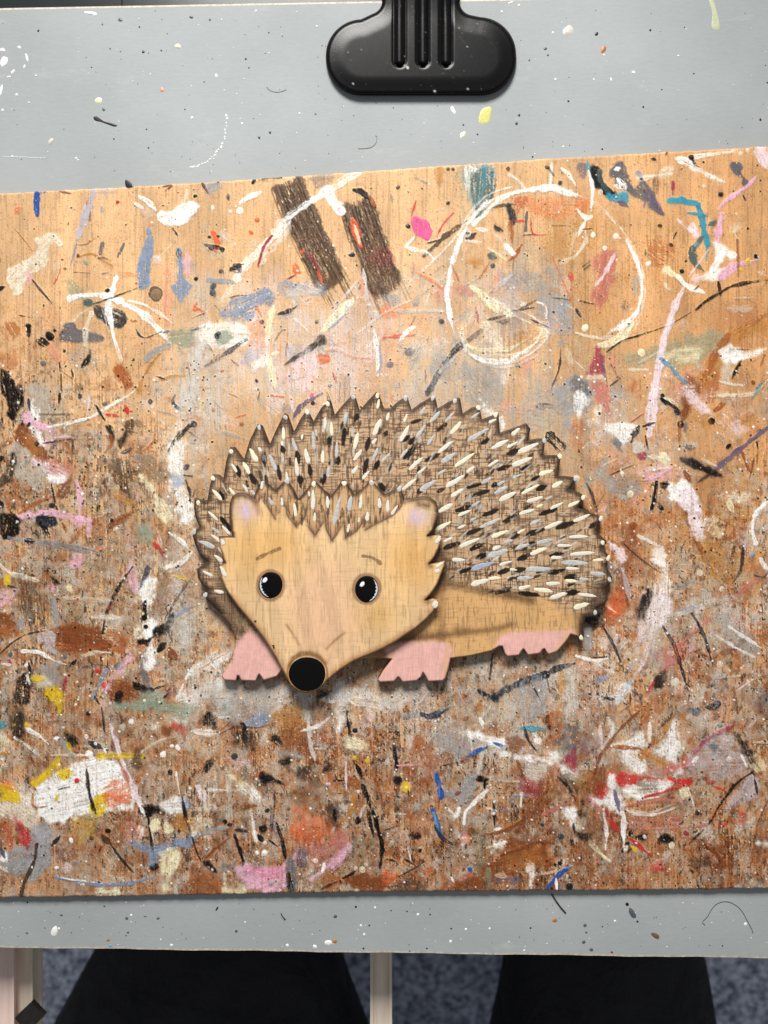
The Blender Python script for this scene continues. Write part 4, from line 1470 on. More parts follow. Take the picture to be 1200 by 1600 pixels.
A O .7 .35 3 0,650 90,680 60,720 0,710
D k .9 1160,740,6 1100,595,4 1070,605,3 225,515,3
A x .7 .3 3 1020,580 1050,580 1050,620 1020,620
S k .7 .35 3 1 90,680 200,620 270,575
A d .7 .35 4 40,720 180,680 260,760 60,765
A O .5 .45 3 200,640 300,620 290,650 210,660
S m .6 .4 10 1 690,700 880,700
S w .6 .4 9 1 700,670 770,680
D K .8 635,722,4
S s .6 .4 10 0 650,640 650,760
S W .85 .3 3 1 420,680 440,720
S W .7 .3 3 1 150,500 175,610
S k .85 .3 3 1 130,570 180,600 210,620
S k .8 .3 4 1 20,570 80,585
A c .8 .3 2 470,430 525,430 520,470 480,480
S x .6 .3 7 1 345,560 360,530
D h .8 50,468,4
A u .3 .4 4 880,540 940,540 930,620
@ 900 1060 .25
A r .93 .22 1.5 210,590 400,605 560,625 720,625 710,660 600,660 400,650 250,660
A r .88 .3 1.5 250,640 420,650 300,680
A f .8 .35 3 330,590 460,560 620,520 760,490 720,540 600,580 420,600
S f .9 .2 5 1 540,600 660,560 780,520
S R .92 .2 6 1 740,460 820,380 900,330 1000,290
S R .9 .2 8 1 890,345 990,295
A W .85 .3 2.5 260,690 420,650 560,640 600,680 480,740 360,750
S W .92 .2 5 1 300,700 400,750 520,740
S r .85 .3 5 1 430,740 520,720 600,690 700,670
A d .5 .4 3 390,640 500,640 490,700 400,700
S W .9 .35 4 1 310,820 380,850 500,850 640,800
S q .8 .4 4 1 340,830 460,840 600,790
S f .7 .4 6 1 310,800 480,760 640,770
S r .8 .35 5 1 590,745 620,745
D r .9 675,760,2.5
A r .9 .2 1.5 110,690 190,660 210,720 170,770 120,740
A W .95 .2 2 180,640 240,610 260,700 320,790 250,840 180,800 110,790 100,750 160,750 200,720
S m .9 .2 6 1 240,700 260,780 280,860
S W .95 .18 9 0 290,840 300,940 305,1070
S W .9 .2 6 1 170,820 190,950 185,1070
D k .9 320,1030,4 295,1075,4 340,970,5 985,665,2.5
D w .95 305,1075,3 960,503,5 672,440,2.5
A k .85 .3 1 370,990 440,970 430,1010 380,1010
D W .9 430,990,3
A k .95 .15 1.5 525,985 570,975 600,1010 540,1025
D R .9 688,970,5 840,1040,2
S r .92 .15 8 1 220,890 270,960
S r .92 .2 6 1 340,1000 420,1070 470,1110
S y .85 .3 5 1 350,1050 385,1090
D Y .8 598,1045,5
A x .8 .3 3 80,580 200,560 180,680 120,740 70,680
A R .6 .4 3 80,760 190,830 250,850 200,860 110,800
S x .95 .15 6 0 120,590 150,490 220,390
S x .95 .2 5 1 220,390 290,300 395,205
S W .6 .3 7 1 200,250 230,330 160,440
A W .8 .3 3 230,430 320,370 400,340 440,420 380,430 300,470
A W .85 .3 2.5 270,480 380,450 440,520 420,590 340,570
A u .92 .15 1.5 380,470 430,450 520,500 580,550 540,560 460,520 390,500
S o .9 .2 6 1 220,425 300,430 390,440
S O .8 .2 6 1 440,470 480,430
A W .8 .35 3 470,450 540,420 620,250 640,480 620,530 540,500
A W .6 .5 4 570,300 620,240 650,350 640,500
S u .7 .3 9 1 600,230 540,360 490,400
S K .6 .5 6 1 600,220 530,310
S W .7 .4 6 1 460,280 460,400
A b .5 .4 4 240,130 340,0 360,20 300,140 250,180
A W .7 .4 3 250,60 350,20 320,130 250,170
S K .9 .2 5 1 180,125 240,130
S K .8 .2 3 1 340,90 340,170
S r .8 .3 6 1 490,20 440,110
D n .9 880,162,6 825,180,3.5 750,205,8
S G .7 .4 10 1 690,200 780,200
S K .7 .4 9 1 820,185 900,165
A q .6 .4 4 700,220 900,260 880,360 740,300
A l .6 .35 6 700,480 900,360 1100,480 1060,600 900,620 760,620
A l .75 .25 3 960,780 1100,600 1130,740 1000,800 880,860
S k .92 .2 5 1 1110,580 1000,660 900,790 830,910
S k .9 .2 3 1 800,940 710,1030
S k .88 .2 4 1 1110,590 1135,730
A k .75 .35 3 1000,350 1050,400 1110,480 1120,580 1080,560 1050,460
S W .85 .2 6 1 1030,480 1070,550
A x .7 .3 2 980,410 1010,400 1010,450 985,440
A G .8 .3 2 840,420 880,420 870,470
D z .9 760,840,4.5
S r .8 .35 6 1 820,650 880,640
S r .7 .4 4 1 850,670 950,710
A r .6 .4 3 1010,830 1060,840 1050,900 940,920 870,920 1000,890
A Y .8 .3 1.5 650,680 700,680 700,730 660,750
A W .8 .3 2 590,570 680,570 640,610
S W .9 .2 9 1 730,520 765,490
S W .6 .3 3 1 700,680 740,800
A W .4 .4 4 780,960 880,930 850,1000 800,1000
A q .5 .4 4 1000,920 1110,880 1110,970 1000,1000
A W .8 .2 2 1095,1030 1200,1020 1200,1045
A Y .6 .35 4 1110,490 1200,500 1200,590 1130,580
S Y .8 .3 4 0 1110,400 1200,400
A x .75 .35 4 850,1060 960,1000 960,1180 900,1170 890,1100
S x .85 .3 5 1 830,1060 890,1110 920,1180
S x .8 .3 3 1 1200,760 1140,900 1120,1000
A q .7 .35 2.5 490,1180 560,1090 570,1110 510,1200
A r .6 .4 3 470,1180 540,1160 580,1200 480,1200
A d .6 .4 4 700,1160 800,1100 840,1160 800,1200
S Y .85 .25 8 1 80,1010 130,1070 210,1145
A k .95 .15 2 0,820 50,830 60,880 20,860
A k .95 .15 2 0,950 40,960 100,970 70,1005 20,990
A w .7 .35 2 0,870 60,880 40,940 0,950
D s .9 900,290,4.5
S W .5 .4 5 0 1080,310 1120,260
A G .6 .45 4 1130,120 1190,40 1200,220 1140,200
S o .8 .3 6 1 960,100 1060,30
S W .7 .4 3 1 1000,80 1100,10
A i .5 .4 4 900,360 1000,340 980,420
S k .6 .4 2 1 330,940 440,970
A W .6 .5 3 480,950 540,960 510,1010
A f .5 .4 4 330,880 640,870 620,920 350,930
S f .6 .4 4 0 360,940 600,940 820,910
A u .5 .4 5 0,600 90,600 80,680 0,680
A m .4 .4 5 0,440 140,350 170,460 40,500
S i .7 .4 5 1 150,300 160,420
A e .5 .4 5 100,820 170,960 130,1080 40,1000
"""
# a bed of older, half worn marks underneath the ones that can be told apart
def zone(x0, y0, x1, y1, n, pal, wr=(1.5, 6), lr=(6, 42), al=(.2, .65), dr=(.35, .75), vert=0.35):
    for _ in range(n):
        x = rng.uniform(x0, x1); y = rng.uniform(y0, y1)
        if 345 < x < 905 and 690 < y < 985: continue
        L = rng.uniform(*lr); a = rng.uniform(0, math.pi)
        if rng.random() < vert: a = math.pi / 2 + rng.normal(0, .25)
        c_ = pal[int(rng.integers(len(pal)))]
        bx_ = rng.normal(0, L * .05)
        pts = [(x - L / 2 * math.cos(a), y - L / 2 * math.sin(a)), (x - bx_ * math.sin(a), y + bx_ * math.cos(a)), (x + L / 2 * math.cos(a), y + L / 2 * math.sin(a))]
        cv.stroke(pts, rng.uniform(*wr), PAL[c_], rng.uniform(*al), rng.uniform(*dr), True, 0.3)
def blots(x0, y0, x1, y1, n, pal, rr=(5, 22), al=(.25, .7), dr=(.35, .7)):
    for _ in range(n):
        x = rng.uniform(x0, x1); y = rng.uniform(y0, y1); r = rng.uniform(*rr)
        if 345 < x < 905 and 690 < y < 985: continue
        k_ = rng.uniform(.35, 1); th = rng.uniform(0, 3.14); pts = []
        for q in range(7):
            a = q / 7 * 6.283; rr_ = r * rng.uniform(.6, 1.2); u_, v_ = rr_ * math.cos(a), rr_ * k_ * math.sin(a)
            pts.append((x + u_ * math.cos(th) - v_ * math.sin(th), y + u_ * math.sin(th) + v_ * math.cos(th)))
        cv.area(pts, PAL[pal[int(rng.integers(len(pal)))]], rng.uniform(*al), rng.uniform(*dr), rng.uniform(1, 4), 0.25)
blots(-140, 600, 330, 1100, 150, 'wqhgeopvi'); blots(-140, 1080, 1320, 1395, 330, 'xohgveqwmd'); blots(930, 560, 1320, 1100, 150, 'hqoiuvgc')
blots(300, 430, 930, 680, 110, 'qihwcgb'); blots(600, 1030, 960, 1200, 60, 'qghwi'); blots(-140, 330, 1320, 560, 50, 'uhqw', (4, 14))
blots(-140, 1040, 1320, 1400, 260, 'xoqhgvdcw', (8, 34), (.12, .42), (.15, .5)); blots(-140, 620, 330, 1060, 80, 'qhgvxe', (8, 34), (.12, .4), (.15, .5)); blots(920, 600, 1320, 1080, 80, 'qhgoui', (8, 34), (.12, .4), (.15, .5))
zone(-140, 330, 1320, 560, 60, 'wqwdukgo', (1, 4), (5, 30))
zone(-140, 560, 330, 1100, 170, 'wkdopqgeixhn', (1, 6)); zone(-140, 1080, 1320, 1400, 560, 'wWkdoxqgvOzuRehi', (1, 6), (5, 34))
zone(900, 560, 1320, 1090, 170, 'wWkdoqgiuhxf', (1, 6)); zone(300, 400, 900, 690, 90, 'qwWicgduO', (1, 5))
zone(310, 1030, 930, 1100, 50, 'qwWgkdv'); 
dens = np.clip(sst(560, 1120, Y) * .9 + sst(420, 60, X) * sst(420, 700, Y) * .7 + sst(850, 1100, X) * sst(520, 760, Y) * .35 + .12, 0, 1)
def crust(col, sx, sy, lo, hi, op, sd):
    global cv
    q = .62 * fbm(X / sx, Y / sy, sd, 4) + .2 * g + .18 * fbm(X / 60, Y / 60, sd + 50, 3)
    m = sst(lo, hi, q + (dens - .6) * .07) * dens * op
    cv.put((slice(None), slice(None)), m, PAL[col], .25, .7)
for a in [('d', 7, 8, .57, .66, .42, 501), ('q', 6, 9, .57, .70, .42, 502), ('x', 9, 10, .56, .68, .42, 503), ('w', 5, 7, .60, .74, .38, 504), ('z', 4, 7, .60, .69, .65, 505), ('h', 16, 14, .54, .66, .5, 506), ('o', 12, 16, .57, .68, .5, 507), ('q', 18, 14, .56, .66, .35, 508), ('k', 3, 4, .66, .70, .8, 510)]: crust(*a)
def bristle_bar(p0, p1, w0, w1, n):
    p0 = np.array(p0, float); p1 = np.array(p1, float); ax = (p1 - p0); L_ = np.hypot(*ax); ax /= L_; nn = np.array([-ax[1], ax[0]])
    poly = [p0 + nn * w0 * .46, p0 + ax * L_ * .5 + nn * (w0 + w1) * .24, p1 - ax * 22 + nn * w1 * .42, p1 - ax * 16, p1 - ax * 26 - nn * w1 * .42, p0 + ax * L_ * .5 - nn * (w0 + w1) * .22, p0 - nn * w0 * .46, p0 + ax * 6]
    cv.area(poly, PAL['d'], .86, .24, 1.6)
    for _ in range(n):
        o_ = rng.uniform(-.5, .5); t0 = max(0, rng.normal(.0, .05)) if rng.random() < .5 else rng.uniform(0, .8); t1 = min(1.08, t0 + rng.uniform(.15, .7))
        pts = [p0 + ax * L_ * t + nn * o_ * (w0 + (w1 - w0) * t) + nn * 4 * math.sin(3 * t + .5) for t in (t0, (t0 + t1) / 2, t1)]
        cv.stroke(pts, rng.uniform(1.2, 3.4), PAL['ddzdeve'[int(rng.integers(7))]] * rng.uniform(.85, 1.1), rng.uniform(.3, .65), rng.uniform(.1, .55), True, .35, .2)
    for _ in range(int(n * .9)):
        t = rng.uniform(.05, 1); q = p0 + ax * L_ * t + nn * rng.uniform(-.45, .45) * (w0 + (w1 - w0) * t); l_ = rng.uniform(2, 9)
        cv.stroke([q, q + ax * l_], rng.uniform(.7, 1.5), PAL['w'] * rng.uniform(.7, 1), rng.uniform(.4, .8), .2, True, .2)
T1, T2 = T_.split('#BARS')
cv.script(T1); bristle_bar((448, 284), (528, 462), 52, 56, 90); bristle_bar((556, 314), (612, 474), 52, 60, 90); cv.script('@ 300 240 .25\n' + T2)
for a in [(470, 560, 180, 100, 'i', .50), (600, 500, 200, 90, 'q', .42), (690, 590, 210, 90, 'q', .48), (800, 500, 110, 90, 'l', .42), (840, 620, 130, 80, 'h', .42), (310, 620, 60, 170, 'q', .60), (300, 900, 50, 150, 'q', .5), (330, 1075, 130, 60, 'W', .5), (430, 1120, 150, 50, 'q', .5), (640, 1085, 170, 60, 'q', .5), (830, 1080, 130, 70, 'q', .5), (900, 1130, 90, 90, 'q', .5), (1080, 960, 140, 110, 'q', .42), (980, 700, 120, 90, 'q', .35), (1100, 1120, 120, 100, 'q', .4), (150, 760, 140, 120, 'h', .35), (210, 930, 120, 100, 'h', .35), (720, 1190, 120, 60, 'l', .4), (380, 1250, 130, 60, 'h', .35), (1010, 1180, 100, 60, 'q', .4), (60, 1330, 90, 50, 'g', .35)]:
    haze(*a, lo=.46, hi=.66)
# years of wiping: parts of the marks are dragged and thinned, with the bare wood grain coming back through
k9 = 11
cs_ = np.cumsum(np.pad(cv.col, ((k9 // 2 + 1, k9 // 2), (0, 0), (0, 0)), mode='edge'), axis=0); drag = (cs_[k9:] - cs_[:-k9]) / k9
k5 = 5
cs_ = np.cumsum(np.pad(drag, ((0, 0), (k5 // 2 + 1, k5 // 2), (0, 0)), mode='edge'), axis=1); drag = (cs_[:, k5:] - cs_[:, :-k5]) / k5
wm = (sst(.46, .66, fbm(X / 28, Y / 34, 611, 4)) * .42 + .03)[..., None]
cv.col = cv.col * (1 - wm) + drag * wm; del cs_, drag
wm = (sst(.55, .70, .5 * g + .3 * cv.speck + .2 * fbm(X / 40, Y / 60, 613, 3)) * .38)[..., None]
cv.col = cv.col * (1 - wm) + base * .95 * wm

# splatter: fine droplets everywhere, thicker towards the bottom
def specks(n, x0, y0, x1, y1, pal, r0, r1, al=.9):
    for _ in range(n):
        c_ = pal[int(rng.integers(len(pal)))]
        cv.dot(rng.uniform(x0, x1), rng.uniform(y0, y1), r0 + (r1 - r0) * rng.random() ** 3, PAL[c_], al, .5)
specks(900, -140, 250, 1320, 640, 'wWkdxoq', .45, 2.0); specks(1500, -140, 560, 340, 1100, 'wWkkdxozq', .45, 2.3); specks(1500, 900, 560, 1320, 1100, 'WWwkdqox', .45, 2.2)
specks(3000, -140, 1040, 1320, 1400, 'WwwWkdzxoY', .4, 2.0); specks(500, 340, 380, 900, 640, 'wWqkdO', .4, 1.8)
# ridges of fine hairline scratches and grain seen through everything
sc_m = sst(0.60, 0.76, g) * 0.04 + sst(0.70, 0.86, cv.speck) * 0.10 + sst(.55, .8, cv.med) * .06
cv.col *= (1 - sc_m[..., None])
cv.col = np.clip(cv.col + (sst(0.80, 0.92, vn(X / 1.4, Y / 1.4, 404)) * sst(0.35, 0.6, cv.big) * 0.12 * sst(500, 1150, Y))[..., None], 0, 1)

cv.sharpen(2.3)
# sheet of mesh that carries it: dense where the photograph looks, coarser outside
xs = np.concatenate([np.arange(BX0 + 4, -16, 4.0), np.arange(-14, 1216, 1.25), np.arange(1218, BX1 - 2, 4.0)])
vs = np.linspace(0, 1, 900)
ty, by_ = top_y(xs) + (vn(xs / 7, xs * 0, 3) - .5) * 1.6, bot_y(xs) + (vn(xs / 6, xs * 0, 8) - .5) * 1.6
GX = np.tile(xs, (len(vs), 1)); GY = ty[None, :] + (by_ - ty)[None, :] * vs[:, None]
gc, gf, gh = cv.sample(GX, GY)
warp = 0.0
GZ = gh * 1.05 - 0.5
edge = np.minimum(np.minimum(GY - ty[None], by_[None] - GY), np.minimum(GX - xs[0], xs[-1] - GX))
GZ -= 1.4 * sst(2.2, 0, edge)
V = np.stack([(GX - 600) * S, (800 - GY) * S, GZ * S], -1).reshape(-1, 3)
ny_, nx_ = GX.shape
ix = np.arange(nx_ * ny_).reshape(ny_, nx_)
Q = np.stack([ix[:-1, :-1], ix[1:, :-1], ix[1:, 1:], ix[:-1, 1:]], -1).reshape(-1, 4)
loop = np.concatenate([ix[0, ::-1], ix[1:, 0], ix[-1, 1:], ix[-2:0:-1, -1]])
topv = V[loop]; m_ = len(loop)
rings = [topv]; 
for zz in (-3.0, -6.0, -9.0, -WOOD_T + 0.05):
    r_ = topv.copy(); r_[:, 2] = zz * S; rings.append(r_)
base_i = len(V); Vs = np.concatenate([V] + rings)
ply = [(.80, .62, .42), (.62, .44, .28), (.80, .60, .40), (.55, .38, .25), (.70, .52, .34)]
cs = np.concatenate([np.tile(c_, (m_, 1)) * (0.8 + 0.35 * rng.random((m_, 1))) for c_ in ply])
sq = []
for r_ in range(4):
    a = base_i + r_ * m_ + np.arange(m_); b = base_i + r_ * m_ + (np.arange(m_) + 1) % m_
    sq.append(np.stack([b, a, a + m_, b + m_], 1))
sq = np.concatenate(sq)[:, ::-1]
bot = base_i + 4 * m_
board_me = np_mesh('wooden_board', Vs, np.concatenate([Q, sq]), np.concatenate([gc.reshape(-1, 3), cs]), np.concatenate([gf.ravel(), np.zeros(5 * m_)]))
board_mat = paint_mat('painted_wood', 0.60, 0.42, 0.35, 3000, 0.16)
board = link_mesh('wooden_board', board_me, board_mat)
tag(board, 'flat wooden work board covered in dried paint smears and splatter, under the hedgehog', 'wooden board')
del gc, gf, gh, V, Q

# ------------------------------------------------------------------ grey drawing board under it
gm, N, L, B = new_mat('grey_board_paint')
tc = N.new('ShaderNodeTexCoord')
n1 = N.new('ShaderNodeTexNoise'); n1.inputs['Scale'].default_value = 14; n1.inputs['Detail'].default_value = 6
mp = N.new('ShaderNodeMapping'); mp.inputs['Scale'].default_value = (0.35, 1, 1)
n2 = N.new('ShaderNodeTexNoise'); n2.inputs['Scale'].default_value = 900; n2.inputs['Detail'].default_value = 4
L.new(tc.outputs['Object'], n1.inputs[0]); L.new(tc.outputs['Object'], mp.inputs[0]); L.new(mp.outputs[0], n2.inputs[0])
cr = N.new('ShaderNodeValToRGB'); cr.color_ramp.elements[0].position = .3; cr.color_ramp.elements[1].position = .7
cr.color_ramp.elements[0].color = rgb(159, 164, 165); cr.color_ramp.elements[1].color = rgb(173, 178, 179); L.new(n1.outputs[0], cr.inputs[0])
mx = N.new('ShaderNodeMix'); mx.data_type = 'RGBA'; mx.blend_type = 'MULTIPLY'; mx.inputs[0].default_value = 1
c2 = N.new('ShaderNodeValToRGB'); c2.color_ramp.elements[0].position = .3; c2.color_ramp.elements[1].position = .65
c2.color_ramp.elements[0].color = (.955, .955, .955, 1); c2.color_ramp.elements[1].color = (1, 1, 1, 1); L.new(n2.outputs[0], c2.inputs[0])
L.new(cr.outputs[0], mx.inputs[6]); L.new(c2.outputs[0], mx.inputs[7])
# scuffs: pale rubbed patches
n3 = N.new('ShaderNodeTexNoise'); n3.inputs['Scale'].default_value = 55; n3.inputs['Detail'].default_value = 9; n3.inputs['Roughness'].default_value = .75
mp3 = N.new('ShaderNodeMapping'); mp3.inputs['Scale'].default_value = (0.35, 1, 1); L.new(tc.outputs['Object'], mp3.inputs[0]); L.new(mp3.outputs[0], n3.inputs[0])
c3 = N.new('ShaderNodeValToRGB'); c3.color_ramp.elements[0].position = .60; c3.color_ramp.elements[1].position = .74
c3.color_ramp.elements[0].color = (0, 0, 0, 1); c3.color_ramp.elements[1].color = (.45, .45, .45, 1); L.new(n3.outputs[0], c3.inputs[0])
mx2 = N.new('ShaderNodeMix'); mx2.data_type = 'RGBA'; L.new(c3.outputs[0], mx2.inputs[0]); L.new(mx.outputs[2], mx2.inputs[6]); mx2.inputs[7].default_value = rgb(196, 200, 200)
L.new(mx2.outputs[2], B.inputs['Base Color'])
B.inputs['Roughness'].default_value = .62; B.inputs['Specular IOR Level'].default_value = .2
bp = N.new('ShaderNodeBump'); bp.inputs['Strength'].default_value = .12; bp.inputs['Distance'].default_value = .0003; L.new(n2.outputs[0], bp.inputs['Height']); L.new(bp.outputs[0], B.inputs['Normal'])
raw_edge = simple_mat('raw_board_edge', rgb(205, 196, 178), .7, .2, 600, .25, .3)
rubber = simple_mat('dark_rubber', rgb(40, 36, 34), .6, .3, 300, .2, .2)

def yb(x): return 1481.5 + 0.0140 * x           # lower edge as photographed
def yt(x): return 11.5 - 0.0185 * x
GT = 20.0                                        # board thickness
gpts = []
def arc(cx, cy, r, a0, a1, n=8):
    return [(cx + r * math.cos(math.radians(a0 + (a1 - a0) * i / n)), cy + r * math.sin(math.radians(a0 + (a1 - a0) * i / n))) for i in range(n + 1)]
gxl, gxr, rr = -160, 1224, 46
gpts += [(x, yt(x)) for x in np.linspace(gxl + rr, gxr - rr, 40)][:-1]
gpts += arc(gxr - rr, yt(gxr) + rr, rr, -90, 0)
gpts += arc(gxr + 20 - rr + 0, yb(gxr) - rr, rr, 0, 90)
gpts += [(x, yb(x) + (0.5 * math.sin(x / 37) + 0.35 * math.sin(x / 11.0))) for x in np.linspace(gxr - rr, gxl + rr, 60)]
gpts += arc(gxl + rr, yb(gxl) - rr, rr, 90, 180) + arc(gxl + rr, yt(gxl) + rr, rr, 180, 270)[:-1]
def slab(name, pts, z0, z1, mat, edge_mat, bev, parent=None):
    """solid board with a chamfered rim; outline given at its upper face in photo px"""
    n = len(pts); P = np.array(pts); c = P.mean(0)
    nrm = []
    for i in range(n):
        t = P[(i + 1) % n] - P[i - 1]; t = t / (np.hypot(*t) + 1e-9); nrm.append((t[1], -t[0]))
    nrm = np.array(nrm)
    if ((P + nrm - c) ** 2).sum() < ((P - nrm - c) ** 2).sum(): nrm = -nrm
    V = []; F = []
    prof = [(-bev, z1), (-bev * .25, z1 - bev * .12), (0, z1 - bev * .6), (0, z0)]
    k0 = (H - z1) / H
    for (o_, z) in prof:
        for p, q in zip(P, nrm):
            u = p + q * o_; V.append(((u[0] - 600) * k0 * S, (800 - u[1]) * k0 * S, z * S))
    me = bpy.data.meshes.new(name)
    for r in range(len(prof) - 1):
        for i in range(n): F.append((r * n + i, r * n + (i + 1) % n, (r + 1) * n + (i + 1) % n, (r + 1) * n + i))
    F.append(tuple(range(n))); F.append(tuple(range((len(prof) - 1) * n, len(prof) * n)))
    me.from_pydata(V, [], F)
    bm = bmesh.new(); bm.from_mesh(me); bmesh.ops.recalc_face_normals(bm, faces=bm.faces); bm.to_mesh(me); bm.free()
    o = link_mesh(name, me, mat, parent); me.materials.append(edge_mat)
    for p in me.polygons:
        if p.index < n * (len(prof) - 1): p.material_index = 1
    return o
grey = empty('drawing_board', (0, 0, GREY_Z * S))
tag(grey, 'large pale grey painted board with a worn cream lower edge, lying under the wooden sheet', 'drawing board')
top_o = slab('panel', gpts, GREY_Z - GT, GREY_Z, gm, raw_edge, 4.0)
def adopt(o, p):
    o.parent = p; o.matrix_parent_inverse.identity(); o.location = Vector(o.location) - Vector(p.location)
adopt(top_o, grey)
# dried drips and dots on the grey board, thin pats of real paint
drop_mats = {}
def pmat(k_):
    if k_ not in drop_mats: drop_mats[k_] = simple_mat('dried_paint', tuple(lin(PAL[k_])), .42, .5, 900, .10, .2)
    return drop_mats[k_]
def pats(items, z, parent, name='paint_spots'):
    """items: (kind, x, y, rx, ry, angle); one object, marked as stuff"""
    bm = bmesh.new(); keys = sorted({i[0] for i in items})
    for j, (k_, x, y, rx, ry, an) in enumerate(items):
        n = 14 if max(rx, ry) > 2 else 8
        pts = ellipse(x, y, rx, ry, an, n, .10 if max(rx, ry) > 2 else .05, j)
        hz = min(0.9, .25 + .15 * min(rx, ry))
        ring0 = [bm.verts.new(PW(a, b, z + .02)) for a, b in pts]
        ring1 = [bm.verts.new(PW(x + (a - x) * .7, y + (b - y) * .7, z + hz * .8)) for a, b in pts]
        top = bm.verts.new(PW(x, y, z + hz)); mi = keys.index(k_)
        for q in range(n):
            f = bm.faces.new((ring0[q], ring0[(q + 1) % n], ring1[(q + 1) % n], ring1[q])); f.material_index = mi; f.smooth = True
            f = bm.faces.new((ring1[q], ring1[(q + 1) % n], top)); f.material_index = mi; f.smooth = True
    bmesh.ops.recalc_face_normals(bm, faces=bm.faces)
    me = bpy.data.meshes.new(name); bm.to_mesh(me); bm.free()
    o = bpy.data.objects.new(name, me); C.objects.link(o)
    for k_ in keys: me.materials.append(pmat(k_))
    tag(o, kind='stuff')
    if parent: adopt(o, parent)
    return o
spots = []
def sp(k_, *pts):
    for p in pts: spots.append((k_, p[0], p[1], p[2], p[3] if len(p) > 3 else p[2] * rng.uniform(.8, 1.1), p[4] if len(p) > 4 else rng.uniform(0, 3)))
sp('Y', (154, 157, 5.5, 5), (278, 72, 4.5), (724, 210, 3, 5, .6)); sp('c', (253, 140, 3.8)); sp('q', (888, 48, 8.5, 8), (79, 221, 3.5, 5, .3))
sp('k', (224, 81, 2.4), (252, 79, 1.4), (232, 83, 1), (384, 92, 1.8), (389, 106, 1.3), (422, 207, 2), (405, 215, 2), (328, 31, 1.8), (299, 27, 3, 2, 0), (218, 42, 1.5), (289, 171, 1.3), (319, 128, 1.5, .8, 0), (178, 217, 1.4), (229, 202, 1.4), (420, 51, 1.4),
   (932, 53, 3), (1016, 47, 2), (888, 158, 2), (811, 180, 2.2), (807, 193, 2.3), (724, 195, 1.8), (746, 210, 1.6), (1005, 167, 1.8), (832, 245, 1.6), (1034, 140, 1.2), (1188, 187, 1.8, 2.4, 0), (1084, 115, 1.3), (1199, 129, 1.6), (941, 233, 1.6), (60, 48, 1.6, 2.2, .2), (232, 231, 1.6))
sp('G', (188, 31, 4, 2.5, .3), (162, 171, 2.6), (172, 76, 1.6), (160, 38, 1.6), (143, 105, 1.4), (852, 76, 2.4), (856, 86, 2), (827, 94, 1.6), (493, 178, 1.6))
sp('W', (338, 118, 3, 2, 1), (300, 184, 2), (119, 247, 2, 1.5, .3), (122, 250, 1.4), (4, 78, 4, 3, .5), (6, 96, 5, 9, .4), (30, 74, 3, 2, .4), (42, 90, 2, 6, -.3), (38, 104, 1.5, 3), (20, 112, 2, 4, .8), (2, 140, 2, 8, .2), (14, 120, 1.5, 3), (26, 148, 2), (56, 118, 1.4), (45, 160, 1.5), (4, 172, 2), (19, 244, 1.5),
   (990, 113, 2.6), (864, 51, 2), (868, 124, 1.8), (928, 124, 1.6), (955, 124, 2.6, 1.5), (784, 18, 1.8), (811, 8, 2), (798, 4, 1.2, 4, 1.2), (708, 172, 2.6, 7, -.5), (722, 211, 3, 5, .6), (1060, 87, 1.6), (944, 86, 1.5), (880, 229, 1.6), (468, 177, 1.6), (378, 193, 1.8), (400, 17, 1.8), (495, 41, 1.5), (140, 20, 8, 2.5, .1), (148, 22, 3))
for i in range(22):                                   # the curved row of small white dabs
    t = i / 21; a = math.radians(-8 + 96 * t); sp('W', (296 + 58 * math.cos(a) + rng.normal(0, 1), 190 + 71 * math.sin(a) + rng.normal(0, .8), rng.uniform(.7, 1.7), rng.uniform(1.2, 2.6), a))
for i in range(20): sp('W', (5 + i * 3.4, 244.5 + .1 * i + rng.normal(0, .3), 1.6, .5, .05))
sp('u', (943, 77, 4, 6, .6)); sp('y', (757, 178, 0, 0))
# lower strip
sp('k', (43, 1410, 1.6), (339, 1420, 1.4, 4, .5), (577, 1446, 1.5), (1080 - 100, 1413, 3), (611, 1423, 1.2), (636, 1424, 1.3), (568, 1482, 1.6), (705, 1451, 1.5), (996, 1440, 1.8), (556, 1417, 2), (197, 1462, 1.2), (941, 1448, 1.4), (829, 1450, 1.6), (672, 1429, 1.6), (1129, 1478, 1.3), (667, 1482, 1.4), (640, 1486, 1.2))
sp('G', (96, 1430, 2), (198, 1435, 2.6), (247, 1435, 2.4), (524, 1432, 3), (369, 1455, 2.2), (163, 1416, 1.8), (42, 1458, 2), (200, 1457, 1.8), (914, 1446, 3), (912, 1472, 3), (916, 1457, 2), (227, 1432, 3, 1, .1), (988, 1427, 4, 10, -.5), (924, 1484, 3))
sp('W', (85, 1455, 5, 8, .1), (92, 1451, 2), (205, 1430, 2), (268, 1477, 2.2), (492, 1479, 3.2), (513, 1473, 6, 4, .2), (586, 1418, 1.8), (564, 1446, 2), (569, 1460, 2), (704, 1471, 2.3), (653, 1429, 2), (728, 1452, 2), (765, 1451, 2), (1165, 1444, 2.6), (961, 1439, 1.8), (251, 1468, 1.4), (449, 1477, 2.4), (819, 1485, 1.6), (383, 1441, 1.4))
sp('u', (523, 1471, 3.4), (867, 1438, 3.2, 4), (169, 1469, 2.2, 3)); sp('R', (956, 1488, 2.2), (146, 1429, 0, 0)); sp('e', (1024, 1462, 4, 7, -.9)); sp('j', (172, 1478, 3, 2, 0))
for _ in range(420):
    x = rng.uniform(-20, 1215); y = rng.uniform(14, 280) if rng.random() < .62 else rng.uniform(1406, 1480)
    sp('W' if rng.random() < .5 else ('G' if rng.random() < .6 else 'k'), (x, y, rng.uniform(.4, 1.05)))
spots = [s_ for s_ in spots if s_[3] > 0]
pats(spots, GREY_Z, grey)
